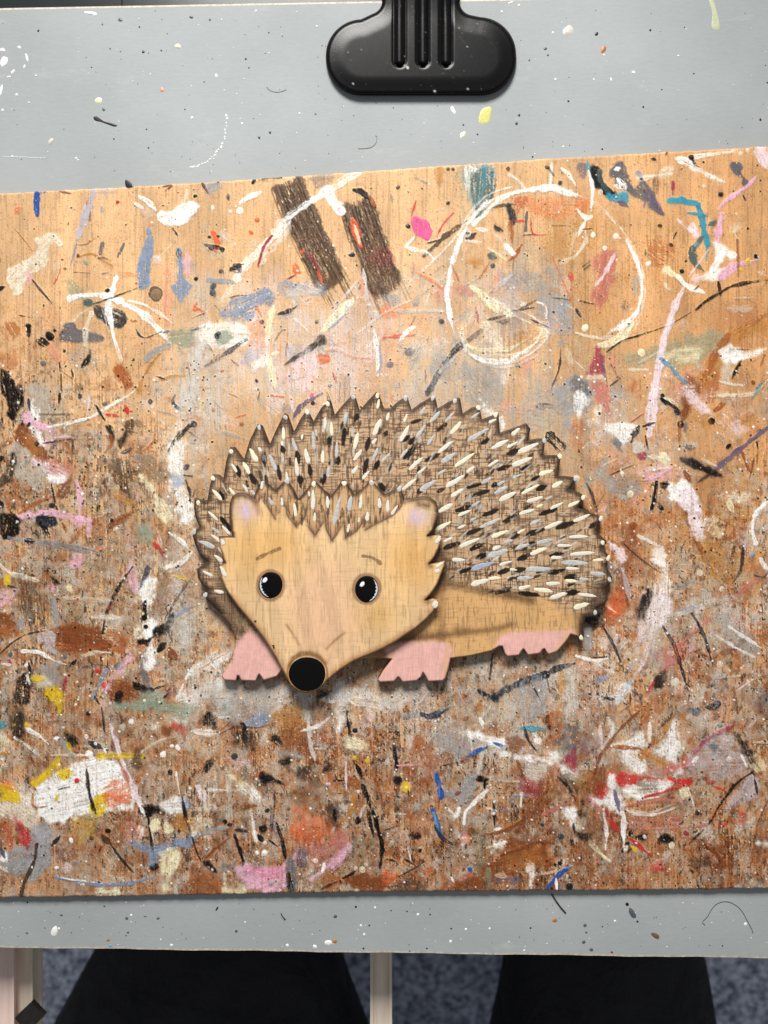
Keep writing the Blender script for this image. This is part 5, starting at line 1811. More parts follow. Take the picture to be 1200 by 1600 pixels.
# thin yellow and white rubs, hairs and a black forked drip: flat marks with their own outline
def mark(name, k_, pts, parent, z, h=.35):
    o = link_mesh(name, dome_mesh(name, pts, z, h), pmat(k_)); 
    if parent: adopt(o, parent)
    return o
PAL['a1'] = np.array([205, 202, 110]) / 255; PAL['a2'] = np.array([192, 196, 160]) / 255
mark('paint_smear', 'a1', smooth_poly([(748, 190), (752, 172), (763, 167), (768, 170), (764, 190), (756, 193)], 3), grey, GREY_Z)
mark('paint_smear', 'a2', smooth_poly([(1108, 0), (1114, -2), (1124, 36), (1122, 46), (1112, 42), (1113, 22)], 3), grey, GREY_Z)
mark('paint_drip', 'z', smooth_poly([(146, 183), (152, 182), (158, 188), (172, 192), (183, 195), (180, 198), (168, 194), (154, 189), (148, 188)], 3), grey, GREY_Z, .7)
mark('paint_smear', 'k', smooth_poly([(196, 281), (203, 283), (207, 291), (200, 294), (196, 290)], 3), grey, GREY_Z, .6)
def hair(name, pts, r, k_, parent, z):
    pts = [np.array(p, float) for p in pts]; V = []; F = []; n = len(pts)
    for i, p in enumerate(pts):
        t = pts[min(i + 1, n - 1)] - pts[max(i - 1, 0)]; t /= np.hypot(*t) + 1e-9; q = np.array([-t[1], t[0]])
        for (o_, hh) in ((-r, .1), (-r * .5, r * 1.5), (r * .5, r * 1.5), (r, .1)):
            u = p + q * o_; V.append(PW(u[0], u[1], z + hh))
    for i in range(n - 1):
        for j in range(3): a = i * 4 + j; F.append((a, a + 1, a + 5, a + 4))
    me = bpy.data.meshes.new(name); me.from_pydata(V, [], F)
    o = link_mesh(name, me, pmat(k_)); 
    if parent: adopt(o, parent)
    return o
h1 = hair('hair', smooth_poly([(1102, 1446), (1106, 1432), (1118, 1414), (1136, 1409), (1154, 1418), (1166, 1436), (1173, 1463)], 4)[:-4], .45, 'K', None, GREY_Z)
tag(h1, 'long curved dark hair lying on the grey board at the lower right', 'hair')
h2 = hair('twig', [(862, 1397), (868, 1407), (876, 1418), (884, 1427)], 1.3, 'z', None, GREY_Z); tag(h2, 'tiny dark twig of debris on the grey board just below the wooden sheet', 'twig')
h3 = hair('hair', [(439, 1427), (441, 1432), (446, 1437)], .8, 'k', None, GREY_Z); tag(h3, 'short thick black bristle on the lower grey strip, left of centre', 'bristle'); h3.name = 'bristle'
h4 = hair('hair', smooth_poly([(418, 136), (422, 141), (432, 144), (442, 142), (446, 139)], 4)[:-4], .35, 'G', None, GREY_Z); tag(h4, 'short faint curved hair on the grey board left of the black clip', 'hair')
h5 = hair('hair', smooth_poly([(586, 212), (588, 222), (580, 230), (568, 232), (560, 230)], 4)[:-4], .35, 'G', None, GREY_Z); tag(h5, 'faint curled hair on the grey board below the black clip', 'hair')

# ------------------------------------------------------------------ black board clip
cl_canvas = Canvas(490, -260, 830, 170, 1.0)
cl_canvas.col[:] = np.array([15, 15, 17]) / 255 * (0.92 + .16 * cl_canvas.big[..., None]); cl_canvas.film[:] = 1
for _ in range(230):
    cl_canvas.dot(rng.uniform(515, 800), rng.uniform(-80, 146), rng.uniform(.3, .75), PAL['h'], rng.uniform(.3, .9), .1)
for x, y, r in ((637, 106, 2.4), (679, 143, 2.6), (731, 139, 1.6), (552, 131, 1.6), (544, 82, 1.2), (718, 44, 1.4), (730, 73, 1.2), (541, 32, 1), (665, 50, 1), (565, 78, 1)): cl_canvas.dot(x, y, r, PAL['q'], .97, .6)
def fil(cx, cy, r, a0, a1, n=8): return arc(cx, cy, r, a0, a1, n)
clip_out = [(597, -230), (597, 0)]
clip_out += fil(577, 2, 20, 0, 72, 7)[1:]                         # concave fillet on the left
clip_out += fil(566, 87, 57, -92, -180, 12) + fil(566, 91, 57, 180, 90, 12)
clip_out += fil(750, 91, 57, 90, 0, 12) + fil(748, 85, 58.5, 0, -88, 12)
clip_out += fil(740, 2, 22, 108, 180, 7)[:-1]
clip_out += [(719, 0), (719, -230)]
CZ0, CZ1 = GREY_Z + 3, GREY_Z + 11
def clip_h(x, y, d):
    z = 2.2 * sst(0, 30, d)
    for rx_ in (624.5, 661, 697):
        e = np.hypot(x - rx_, np.maximum(y - 95, 0)); z = z + 4.6 * sst(8.0, 2.0, e) - 1.6 * sst(13, 8, e) * (e > 7.9)
    return z + 14 * sst(30, -200, y)
def clip_lab(x, y):
    l = np.zeros(x.shape, int)
    for q, rx_ in enumerate((624.5, 661, 697)): l[np.hypot(x - rx_, np.maximum(y - 95, 0)) < 8.2] = q + 1
    return l
clip = empty('board_clip', PW(658, -120, GREY_Z))
tag(clip, 'black metal clip with three raised ribs gripping the top edge of the grey board', 'clip')
clip_mat = paint_mat('black_powder_coat', .27, .25, .08, 5200, .16)
for l_, me in plate(clip_out, CZ0, CZ1, cl_canvas, clip_lab, 7, 1.5, clip_h, (0.10, 0.10, 0.11)).items():
    o = link_mesh('jaw_plate' if l_ == 0 else 'rib', me, clip_mat); adopt(o, clip)
# the jaw's padded lip that presses on the board, the hinge pin and spring beyond the frame
bm = bmesh.new(); box(bm, 545, 118, GREY_Z + .05, 771, 134, CZ0 + 1, 1); adopt(bm_obj('grip_pad', bm, rubber), clip)
bm = bmesh.new(); r_ = bmesh.ops.create_cone(bm, segments=20, radius1=13 * S, radius2=13 * S, depth=180 * S, cap_ends=True)
for v in bm.verts: v.co = Vector((v.co.z + 58 * S, v.co.y + (800 + 252) * S, v.co.x + (GREY_Z + 14) * S))
adopt(bm_obj('hinge_pin', bm, clip_mat, smooth=True), clip)

# ------------------------------------------------------------------ dark glossy case beyond the board's top edge
tray = empty('black_case', PW(250, -160, GREY_Z - 60)); tag(tray, 'dark glossy plastic case just beyond the top edge of the grey board', 'case')
tm = simple_mat('dark_gloss_plastic', rgb(34, 40, 42), .22, .5, 60, .15, .05)
bm = bmesh.new(); box(bm, -260, -420, GREY_Z - 90, 720, 26, GREY_Z - 42, 10); o = bm_obj('case_body', bm, tm, smooth=False); adopt(o, tray)
bm = bmesh.new(); box(bm, 175, -300, GREY_Z - 42.5, 700, 4, GREY_Z - 33, 4); adopt(bm_obj('lid_panel', bm, tm), tray)
bm = bmesh.new(); box(bm, 1130, -360, GREY_Z - 90, 1500, 34, GREY_Z - 46, 8); o = bm_obj('dark_box', bm, tm); tag(o, 'dark box showing past the rounded top right corner of the grey board', 'box')

# ------------------------------------------------------------------ easel frame, carpet, seated person below
beige = simple_mat('cream_painted_wood', rgb(234, 218, 200), .55, .3, 60, .12, .25, .001, stretch=(6, .4, 1))
pinkish = simple_mat('pale_pink_wood', rgb(238, 210, 200), .55, .3, 60, .10, .25, .001, stretch=(6, .4, 1))
frame = empty('easel_frame', (0, 0, (GREY_Z - GT - 60) * S)); tag(frame, 'pale wooden easel frame rails showing below the grey board', 'easel frame')
kz = 1160.0 / (1160 + 95)
def fx(px, z): return 600 + (px - 600) * (H - z) / H
bm = bmesh.new(); box(bm, fx(-60, -95), 1200, -125, fx(20, -95), 1900, -95, 4); adopt(bm_obj('rail', bm, pinkish), frame)
bm = bmesh.new(); box(bm, fx(19.5, -110) , 1200, -140, fx(49, -110), 1900, -110, 4); adopt(bm_obj('rail', bm, beige), frame)
bm = bmesh.new(); box(bm, fx(583, -130), 1200, -150, fx(608, -130), 2000, -130, 5); adopt(bm_obj('rail', bm, beige), frame)
bm = bmesh.new(); box(bm, fx(30, -96), 1640, -104, fx(62, -96), 1668, -97, 2)
cx_ = (fx(26, -96) + fx(68, -96)) / 2
for v in bm.verts:      # the bracket sits askew on the rail
    dx, dy = v.co.x - (cx_ - 600) * S, v.co.y - (800 - 1654) * S; v.co.x = (cx_ - 600) * S + dx * .72 - dy * .69; v.co.y = (800 - 1654) * S + dx * .69 + dy * .72
o = bm_obj('corner_bracket', bm, rubber); adopt(o, frame)

cm_, N, L, B = new_mat('carpet_pile'); tc = N.new('ShaderNodeTexCoord')
n1 = N.new('ShaderNodeTexNoise'); n1.inputs['Scale'].default_value = 300; n1.inputs['Detail'].default_value = 3; L.new(tc.outputs['Object'], n1.inputs[0])
n2 = N.new('ShaderNodeTexNoise'); n2.inputs['Scale'].default_value = 110; n2.inputs['Detail'].default_value = 3; L.new(tc.outputs['Object'], n2.inputs[0])
ad = N.new('ShaderNodeMath'); ad.operation = 'ADD'; L.new(n1.outputs[0], ad.inputs[0]); L.new(n2.outputs[0], ad.inputs[1])
cr = N.new('ShaderNodeValToRGB'); cr.color_ramp.elements[0].position = .80 / 2 + .02; cr.color_ramp.elements[1].position = 1.16 / 2
hf = N.new('ShaderNodeMath'); hf.operation = 'MULTIPLY'; hf.inputs[1].default_value = .5; L.new(ad.outputs[0], hf.inputs[0]); L.new(hf.outputs[0], cr.inputs[0])
cr.color_ramp.elements[0].color = rgb(76, 82, 98); cr.color_ramp.elements[1].color = rgb(172, 180, 200); L.new(cr.outputs[0], B.inputs['Base Color'])
B.inputs['Roughness'].default_value = .95; B.inputs['Specular IOR Level'].default_value = .1
bp = N.new('ShaderNodeBump'); bp.inputs['Strength'].default_value = .8; bp.inputs['Distance'].default_value = .006; L.new(n1.outputs[0], bp.inputs['Height']); L.new(bp.outputs[0], B.inputs['Normal'])
bm = bmesh.new(); bmesh.ops.create_grid(bm, x_segments=2, y_segments=2, size=3.0)
for v in bm.verts: v.co.z = FLOOR_Z * S
o = bm_obj('carpet', bm, cm_); tag(o, kind='structure')

cloth = simple_mat('black_trouser_cloth', rgb(26, 26, 31), .75, .35, 28, .35, 1.0, .02)
leather = simple_mat('black_shoe_leather', rgb(24, 22, 22), .4, .5, 200, .2, .2)
def skin_figure(name, verts, edges, radii, mat, root, parent=None, sub=2):
    me = bpy.data.meshes.new(name); me.from_pydata(verts, edges, []); o = bpy.data.objects.new(name, me); C.objects.link(o)
    md = o.modifiers.new('skin', 'SKIN'); md.use_smooth_shade = True
    for i, r in enumerate(radii): me.skin_vertices[0].data[i].radius = r; me.skin_vertices[0].data[i].use_root = (i == root)
    sb = o.modifiers.new('sub', 'SUBSURF'); sb.levels = sub; sb.render_levels = sub
    dg = bpy.context.evaluated_depsgraph_get(); dg.update(); new = bpy.data.meshes.new_from_object(o.evaluated_get(dg))
    o.modifiers.clear(); o.data = new; new.materials.clear(); new.materials.append(mat)
    for p in new.polygons: p.use_smooth = True
    if parent: adopt(o, parent)
    return o
zt = -0.205       # height of the thighs below the board top
def ip(px, py, z):   # photo px at metric height z
    k = (H * S - z) / H; return ((px - 600) * k, (800 - py) * k, z)
pv = [(-0.01, -0.78, -0.20), (-0.10, -0.74, -0.20), (-0.135, -0.47, -0.185), ip(350, 1400, -0.20), (-0.105, -0.16, -0.42), (-0.105, -0.14, -0.63),
      (0.10, -0.74, -0.20), (0.155, -0.50, -0.19), ip(945, 1410, -0.20), (0.15, -0.17, -0.42), (0.155, -0.15, -0.63), (-0.01, -0.84, -0.08)]
pe = [(0, 1), (1, 2), (2, 3), (3, 4), (4, 5), (0, 6), (6, 7), (7, 8), (8, 9), (9, 10), (0, 11)]
pr = [(.12, .10), (.125, .10), (.185, .09), (.072, .066), (.052, .052), (.045, .045), (.115, .10), (.112, .085), (.072, .062), (.050, .05), (.045, .045), (.14, .10)]
person = empty('person', (0, -0.6, FLOOR_Z * S)); tag(person, 'person in black trousers sitting at the board, dark thighs showing below it', 'person')
skin_figure('trousers', pv, pe, pr, cloth, 0, person)
for sx in (-0.105, 0.155):
    sv = [(sx, -0.19, -0.660), (sx, -0.13, -0.665), (sx, -0.05, -0.675), (sx, 0.02, -0.680)]
    skin_figure('shoe', sv, [(0, 1), (1, 2), (2, 3)], [(.036, .032), (.040, .036), (.044, .026), (.034, .018)], leather, 0, person)

# ------------------------------------------------------------------ the wooden hedgehog
body_out = [(442,1045),(433,1057),(412,1063.5),(408,1057.5),(405,1053.5),(403,1057),(400,1064.5),(377,1063.5),(373,1056),(371,1056),(369,1064),(350,1063),(346,1056),(358,1035),(367,1010),(368,997),(360,977),(343,957),(322,936),(318,931),(324,926),(326,921),
 (316,914),(309,903),(308,889),(324,877),(312,866),(305,851),(301,838),(303,829),(312,824),(305,808),(303,793),(304,778),(324,782),(328,758),(333,741),(340,741),(349,748),(353,722),(360,698),(366,698),(381,719),(390,688),(403,662),(409,664),(421,695),(433,668),(445,645),(449,647),(459,675),(469,655),(480,639),(490,658),(502,637),(514,625),(517,626),(523,648),
 (537,631),(551,616),(555,617),(562,641),(575,626),(588,612),(592,614),(600,638),(610,638),(622,627),(635,619),(637,621),(643,640),(660,628),(677,618),(680,620),(684,638),(700,628),(716,621),(719,623),(723,646),(736,637),(749,634),(753,655),(766,650),(779,645),(781,676),(801,669),(822,661),(829,670),(825,688),(838,685),(850,685),(851,696),(849,711),(862,711),(876,711),(875,722),(872,743),(886,744),(902,746),(896,755),(890,764),
 (904,769),(916,776),(909,783),(903,793),(921,800),(942,808),(936,816),(931,829),(948,846),(948,849),(940,854),(953,870),(952,875),(946,884),(957,902),(957,908),(947,919),(950,936),(945,944),(932,950),(936,958),(932,964),(915,965),(911,978),(913,994),(909,1001),(901,994),(892,991),(884,1003),(871,1018),(857,1023),(853,1018),(851,1014),(848,1015),(844,1021),(825,1024),(821,1018),(818,1014),(814,1019),(811,1024),(793,1026),(789,1022),(785,1010),(780,1010),(769,1017),(735,1025),(704,1029),(701,1043),(696,1060),(692,1064),(669,1065),(665,1057),(661,1051),(658,1058),(651,1064),(629,1066),(624,1059),(622,1058),(616,1065),(593,1066),(590,1062),(598,1048),(612,1030),(590,1028),(560,1030),(540,1026),(505,1032),(470,1030)]
head_out = [(363,838),(342,838),(344,856),(352,880),(343,882),(346,904),(353,921),(360,932),(372,948),(397,978),(413,999),(433,1031),(446,1056),(455,1072),(466,1080),(478,1083),(491,1080),(503,1073),(512,1063),(530,1048),(553,1033),(578,1023),(600,1013),(618,1003),(633,993),(650,982),(667,967),(677,956),(684,945),(684,936),(676,935),(665,938),(675,926),(684,912),(688,901),(694,886),(695,876),(684,879),(671,881),(679,870),(685,858),(689,846),(688,835),(680,836),(668,838),(676,828),(681,816),(684,806),(685,794),(681,783),(672,777),(660,775),(645,778),(632,781),(630,772),(625,762),(614,766),(602,772),(590,761),(581,750),(577,752),(566,764),(554,773),(546,761),(538,749),(534,751),(526,763),(517,775),(504,763),(493,752),(489,753),(478,766),(466,781),(459,765),(449,750),(445,751),(438,758),(430,767),(421,758),(413,750),(407,753),(401,765),(396,778),(385,771),(372,770),(363,775),(359,786),(358,800),(360,822)]
PZ0, PZ1, HZ = 0.35, 17.0, 32.0
bc = Canvas(290, 600, 970, 1080, 0.8)
X, Y = bc.X, bc.Y
tan_ = np.array([214, 168, 112]) / 255; brn = np.array([196, 162, 126]) / 255
hatch_v = 0.55 * vn(X / 1.7, Y / 18, 101) + 0.45 * vn(X / 1.25, Y / 8, 102); hatch_h = 0.55 * vn(X / 18, Y / 1.7, 103) + 0.45 * vn(X / 8, Y / 1.25, 104)
wash = fbm(X / 26, Y / 26, 105, 4)
c = np.ones(X.shape + (3,)) * brn
c *= (0.90 + 0.2 * wash[..., None])
hm = np.clip(sst(.50, .66, hatch_v) * .80 + sst(.50, .67, hatch_h) * .72, 0, 1) * (.55 + .45 * sst(.3, .65, wash))
dk = np.array([66, 48, 35]) / 255
c = c * (1 - .78 * hm[..., None]) + dk * .78 * hm[..., None]
bc.col[:] = c
# belly
belly_poly = smooth_poly([(640, 915), (700, 912), (760, 925), (800, 930), (860, 938), (880, 950), (915, 965), (930, 1000), (900, 1060), (560, 1080), (540, 1010), (600, 960)], 4)
e = poly_sdf(X, Y, belly_poly) + (bc.med - .5) * 9
m = sst(-9, 12, e)[..., None]
bl = tan_ * (0.93 + .12 * wash[..., None]) * (1 - .17 * sst(.56, .72, hatch_v)[..., None]) * (1 - .08 * sst(.6, .75, hatch_h)[..., None])
bc.col = bc.col * (1 - m) + bl * m
def soft(cv_, pts, width, col, alpha, sm=6):
    """airbrushed-looking painted shading: a stroke with feathered sides"""
    pts = np.asarray(pts, float); w_ = cv_.win(pts[:, 0].min() - width * 2, pts[:, 1].min() - width * 2, pts[:, 0].max() + width * 2, pts[:, 1].max() + width * 2)
    XX, YY = cv_.X[w_], cv_.Y[w_]; best = np.full(XX.shape, 1e9)
    for a, b in zip(pts[:-1], pts[1:]):
        ee = b - a; t = np.clip(((XX - a[0]) * ee[0] + (YY - a[1]) * ee[1]) / (ee @ ee + 1e-9), 0, 1)
        best = np.minimum(best, np.hypot(XX - a[0] - t * ee[0], YY - a[1] - t * ee[1]))
    mm = np.exp(-(best / (width * .5)) ** 2) * alpha * (.75 + .5 * cv_.speck[w_]) * (.8 + .4 * cv_.grain[w_])
    cv_.put(w_, mm, np.asarray(col), 0, .6)
ub = np.array([104, 74, 45]) / 255
soft(bc, [(625, 1002), (660, 996), (720, 990), (780, 982), (800, 975)], 10, ub, .55)
soft(bc, [(630, 1000), (690, 992)], 18, ub, .4); soft(bc, [(640, 915), (700, 912), (770, 926), (830, 938)], 14, ub * .9, .55); soft(bc, [(790, 925), (830, 940)], 12, ub, .4)
soft(bc, [(712, 985), (730, 985)], 12, ub, .5); soft(bc, [(905, 965), (908, 1000)], 16, ub, .5); soft(bc, [(690, 900), (690, 1000)], 14, ub, .35); soft(bc, [(330, 935), (360, 975), (400, 1010)], 20, ub * .5, .6)  # last, darkest stroke puts the head's shadow into the body colour, lower left
soft(bc, [(690, 880), (640, 960), (600, 1010)], 40, ub * .8, .55)
pk = np.array([230, 178, 168]) / 255
for poly in ([(368, 1003), (400, 985), (450, 1040), (440, 1080), (330, 1080), (345, 1050), (362, 1030)], [(628, 1003), (650, 1001), (700, 1003), (708, 1030), (700, 1075), (580, 1075), (605, 1035), (600, 1012)], [(786, 990), (830, 985), (880, 984), (900, 985), (895, 1000), (870, 1035), (785, 1035), (775, 1008)]):
    P_ = smooth_poly(poly, 4); w_ = bc.win(P_[:, 0].min() - 12, P_[:, 1].min() - 12, P_[:, 0].max() + 12, P_[:, 1].max() + 12)
    e = poly_sdf(bc.X[w_], bc.Y[w_], P_) + (bc.med[w_] - .5) * 7
    bc.put(w_, sst(-4, 6, e), pk, .2, .8, (bc.med[w_] - .5) * .10 - .035 * sst(.58, .7, hatch_v[w_]) - .025 * sst(.58, .7, hatch_h[w_]))
soft(bc, [(700, 1008), (696, 1058)], 8, tan_, .5); soft(bc, [(888, 990), (868, 1016)], 9, tan_, .4); soft(bc, [(618, 1010), (596, 1052)], 7, tan_, .35)
# dark paint along the spiny outline
d = poly_sdf(X, Y, body_out)
edge_dark = sst(11, 0.5, d + (bc.med - .5) * 5) * ((Y < 960) | (X > 905)) * (.78)
c0 = np.array([40, 29, 22]) / 255
bc.col = bc.col * (1 - edge_dark[..., None]) + c0 * edge_dark[..., None]
e2 = sst(2.5, 0, d) * (Y >= 960) * .45
bc.col = bc.col * (1 - e2[..., None]) + np.array([110, 70, 45]) / 255 * e2[..., None]
# darker valleys between spikes on the left, behind the head
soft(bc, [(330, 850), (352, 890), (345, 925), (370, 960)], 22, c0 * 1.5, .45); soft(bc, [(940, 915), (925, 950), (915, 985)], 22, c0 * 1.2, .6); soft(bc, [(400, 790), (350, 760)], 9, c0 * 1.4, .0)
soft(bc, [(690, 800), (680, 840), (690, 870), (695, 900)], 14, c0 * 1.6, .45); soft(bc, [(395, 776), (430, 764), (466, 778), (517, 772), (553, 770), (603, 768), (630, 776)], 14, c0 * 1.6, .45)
dark_marks = []
o1 = lambda a, b: (300 + a * .3, 600 + b * .3); o2 = lambda a, b: (620 + a * .3, 600 + b * .3)
for (a, b, e_, f) in [(375,365,378,428),(448,430,460,498),(235,430,250,490),(300,470,330,518),(545,350,555,410),(612,425,622,490),(562,475,567,540),(720,275,712,325),(797,238,785,315),(762,385,750,432),(912,395,893,468),(922,285,908,345),(972,405,948,445),(692,475,680,522),(1012,250,1000,275),(980,515,1000,555),(150,695,212,775),(470,330,480,360),(1090,300,1130,270),(860,160,850,190),(140,560,165,600),(180,760,205,795)]:
    dark_marks.append((*o1(a, b), *o1(e_, f)))
for (a, b, e_, f) in [(112,565,135,540),(212,562,255,538),(370,540,440,520),(390,585,480,555),(530,445,595,425),(575,365,640,340),(215,240,260,205),(70,310,100,275),(40,385,90,335),(150,400,220,365),(310,660,395,635),(450,685,525,655),(555,715,635,680),(370,780,445,750),(680,785,765,755),(745,680,830,650),(250,855,325,828),(415,905,475,885),(632,915,700,885),(835,750,945,715),(330,980,395,958),(530,985,590,965),(610,970,680,962),(790,985,870,968),(390,860,450,830),(890,1090,950,1080),(80,200,130,185),(500,530,540,510),(1010,745,1035,720),(440,310,480,285),(650,445,700,420),(700,500,740,480),(800,895,870,885),(690,840,730,828),(600,800,640,770),(880,1010,940,1000),(730,550,780,530),(640,1090,740,1100),(520,1090,600,1060)]:
    dark_marks.append((*o2(a, b), *o2(e_, f)))
for (a, b, e_, f) in dark_marks:
    bc.stroke([(a, b), ((a + e_) / 2, (b + f) / 2), (e_, f)], 8.0, c0 * rng.uniform(.4, .9), .92, .22, True, .3, .2)
for _ in range(150):    # fainter brown dashes that follow the quills
    x = rng.uniform(345, 930); y = rng.uniform(645, 925)
    ang = math.atan2(y - 1050, x - 480); ang += .1 * rng.normal()
    L_ = rng.uniform(8, 18); bc.stroke([(x, y), (x + L_ / 2 * math.cos(ang), y + L_ / 2 * math.sin(ang)), (x + L_ * math.cos(ang), y + L_ * math.sin(ang))], rng.uniform(3, 6), c0 * 1.7, rng.uniform(.2, .45), .35, True, .1)
bc.stroke([(630, 781), (650, 776), (668, 774), (681, 781)], 2, c0, .0, 0)

for _ in range(420):    # thinner, half rubbed quill strokes between the thick ones
    x = rng.uniform(345, 930); y = rng.uniform(640, 925); ang = math.atan2(y - 1050, x - 480) + .08 * rng.normal()
    if poly_sdf(np.array([x]), np.array([y]), body_out)[0] < 14: continue
    L_ = rng.uniform(8, 22); bc.stroke([(x, y), (x + L_ / 2 * math.cos(ang), y + L_ / 2 * math.sin(ang)), (x + L_ * math.cos(ang), y + L_ * math.sin(ang))], rng.uniform(2, 4.6), np.array([205, 200, 190]) / 255 * rng.uniform(.75, 1.05), rng.uniform(.45, .9), .34, True, .15)
    if rng.random() < .45: bc.stroke([(x - L_ * .7 * math.cos(ang), y - L_ * .7 * math.sin(ang)), (x, y)], rng.uniform(2.5, 5), c0 * rng.uniform(.5, 1.1), rng.uniform(.5, .85), .3, True, .1)
bc.sharpen(1.2)
hog = empty('wooden_hedgehog', PW(620, 850, 0)); tag(hog, 'painted wooden hedgehog cutout with spiky brown back, tan face and pink feet', 'wooden hedgehog')
hog_mat = paint_mat('painted_hedgehog_wood', .55, .42, .28, 3800, .3)
def body_lab(x, y):
    l = np.zeros(x.shape, int)
    l[(poly_sdf(x, y, belly_poly) > 0)] = 1
    l[(x < 470) & (y > 992 + 0 * x) & (x + (y - 1000) * 0 > 330)] = 2
    l[(x > 585) & (x < 712) & (y > 1003)] = 3
    l[(x > 782) & (x < 900) & (y > 988)] = 4
    return l
nm = {0: 'spiny_back', 1: 'belly', 2: 'foot', 3: 'foot', 4: 'foot'}
parts = {}
for l_, me in plate(body_out, PZ0, PZ1, bc, body_lab, 2.6, 1.0, None, (.30, .20, .13)).items():
    o = link_mesh(nm[l_], me, hog_mat); adopt(o, hog); parts[l_] = o
parts[2]['label'] = 'pink front foot beneath the snout'; parts[3]['label'] = 'pink front foot in the middle'; parts[4]['label'] = 'pink hind foot'
back = parts[0]

# head canvas
hc = Canvas(330, 735, 705, 1095, 0.8); X, Y = hc.X, hc.Y
wash = fbm(X / 30, Y / 40, 205, 4)
hv = 0.6 * vn(X / 1.9, Y / 30, 201) + 0.4 * vn(X / 1.1, Y / 11, 202); hh_ = 0.6 * vn(X / 24, Y / 1.9, 203) + 0.4 * vn(X / 10, Y / 1.1, 204)
fc = np.array([236, 199, 150]) / 255
hc.col[:] = fc * (0.95 + .10 * wash[..., None]) * (1 - .13 * sst(.57, .72, hv)[..., None]) * (1 - .06 * sst(.60, .74, hh_)[..., None])
# pinker middle of the face, yellower sides
mm = sst(1, .2, np.hypot((X - 505) / 95, (Y - 960) / 130))[..., None] * .55 * (.7 + .6 * wash[..., None])
hc.col = hc.col * (1 - mm) + np.array([226, 178, 146]) / 255 * mm
for x0_, y0_, r_ in ((385, 860, 55), (650, 890, 45), (640, 860, 40), (440, 850, 40), (590, 960, 30)):
    mm = np.exp(-(((X - x0_) / r_) ** 2 + ((Y - y0_) / r_) ** 2))[..., None] * .38; hc.col = hc.col * (1 - mm) + np.array([224, 164, 84]) / 255 * mm
# long faint wood figure
fig = sst(.5, .62, vn(X / 9 + 1.2 * np.sin(Y / 60), Y / 120, 222)); hc.col *= 1 - .05 * fig[..., None]
umber = np.array([120, 84, 48]) / 255
# fringe
fr = [(396, 776), (404, 762), (412, 748), (430, 766), (447, 748), (466, 780), (492, 750), (517, 774), (538, 747), (553, 773), (580, 748), (603, 771), (626, 760), (632, 780), (622, 796), (610, 806), (590, 816), (571, 827), (566, 818), (555, 830), (540, 841), (536, 822), (528, 830), (519, 845), (511, 828), (507, 812), (501, 822), (492, 836), (484, 824), (474, 811), (470, 815), (463, 821), (454, 810), (448, 796), (441, 790), (438, 800), (430, 810), (424, 800), (417, 788), (410, 776), (402, 786)]
e = poly_sdf(X, Y, fr); m = (sst(-1.0, 1.2, e + (hc.med - .5) * 3) * (.55 + .45 * sst(12, 0, e)))[..., None]
fb = np.array([178, 138, 98]) / 255 * (1 - .5 * sst(.54, .7, hv)[..., None]) * (1 - .15 * sst(.6, .74, hh_)[..., None])
hc.col = hc.col * (1 - m) + fb * m
for _ in range(70):
    x = rng.uniform(402, 626); y = rng.uniform(760, 815)
    if poly_sdf(np.array([x]), np.array([y]), fr)[0] < 3: continue
    hc.stroke([(x, y), (x + rng.normal(0, 1), y + 8), (x + rng.normal(0, 2), y + rng.uniform(10, 20))], rng.uniform(1.5, 4.5), c0 * rng.uniform(1, 2), rng.uniform(.3, .7), .35, True, .1)
# dark outline of the fringe lower tips and between spikes
for p in ([(430, 811), (422, 798), (414, 784), (404, 772)], [(463, 822), (450, 806), (446, 786)], [(463, 822), (475, 810), (480, 790)], [(492, 837), (480, 820)], [(492, 837), (506, 815)], [(519, 845), (510, 826), (508, 800)], [(519, 845), (532, 825)], [(540, 841), (538, 815)], [(540, 841), (556, 830), (566, 818)], [(571, 828), (590, 817), (612, 806), (626, 792), (631, 780)]):
    hc.stroke(p, 2.6, c0 * 2.0, .62, .3, True, .1); soft(hc, p, 7, c0 * 2.4, .35)
d = poly_sdf(X, Y, head_out)
topedge = ((Y < 782) | ((X < 372) & (Y < 840)) | ((X > 640) & (Y < 800)))
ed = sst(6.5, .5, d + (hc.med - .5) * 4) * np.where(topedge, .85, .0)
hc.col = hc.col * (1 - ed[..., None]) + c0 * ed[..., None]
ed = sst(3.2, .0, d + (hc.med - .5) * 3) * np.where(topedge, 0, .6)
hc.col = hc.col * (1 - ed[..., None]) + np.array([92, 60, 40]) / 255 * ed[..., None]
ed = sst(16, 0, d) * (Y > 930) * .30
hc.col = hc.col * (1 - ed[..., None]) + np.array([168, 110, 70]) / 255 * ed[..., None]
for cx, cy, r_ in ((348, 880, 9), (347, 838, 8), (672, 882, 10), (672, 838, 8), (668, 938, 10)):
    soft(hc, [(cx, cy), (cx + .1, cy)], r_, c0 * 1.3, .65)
# ears
for ex, ey in ((384, 797), (653, 806)):
    mm = (np.exp(-(((X - ex) / 18) ** 2 + ((Y - ey) / 17) ** 2) ** 1.3) * (.25 + .95 * sst(.35, .65, hc.speck * .5 + hv * .5)))[..., None] * 1.0
    hc.col = hc.col * (1 - mm) + np.array([206, 182, 200]) / 255 * mm
for s_ in ([(360, 822), (359, 798), (364, 779), (376, 773), (392, 778), (400, 785)], [(632, 783), (650, 780), (668, 778), (680, 786), (683, 800), (679, 820)]):
    soft(hc, s_, 9, umber * .7, .6)
soft(hc, [(400, 790), (405, 800)], 10, umber, .35); soft(hc, [(655, 788), (668, 790)], 11, umber * .6, .6)
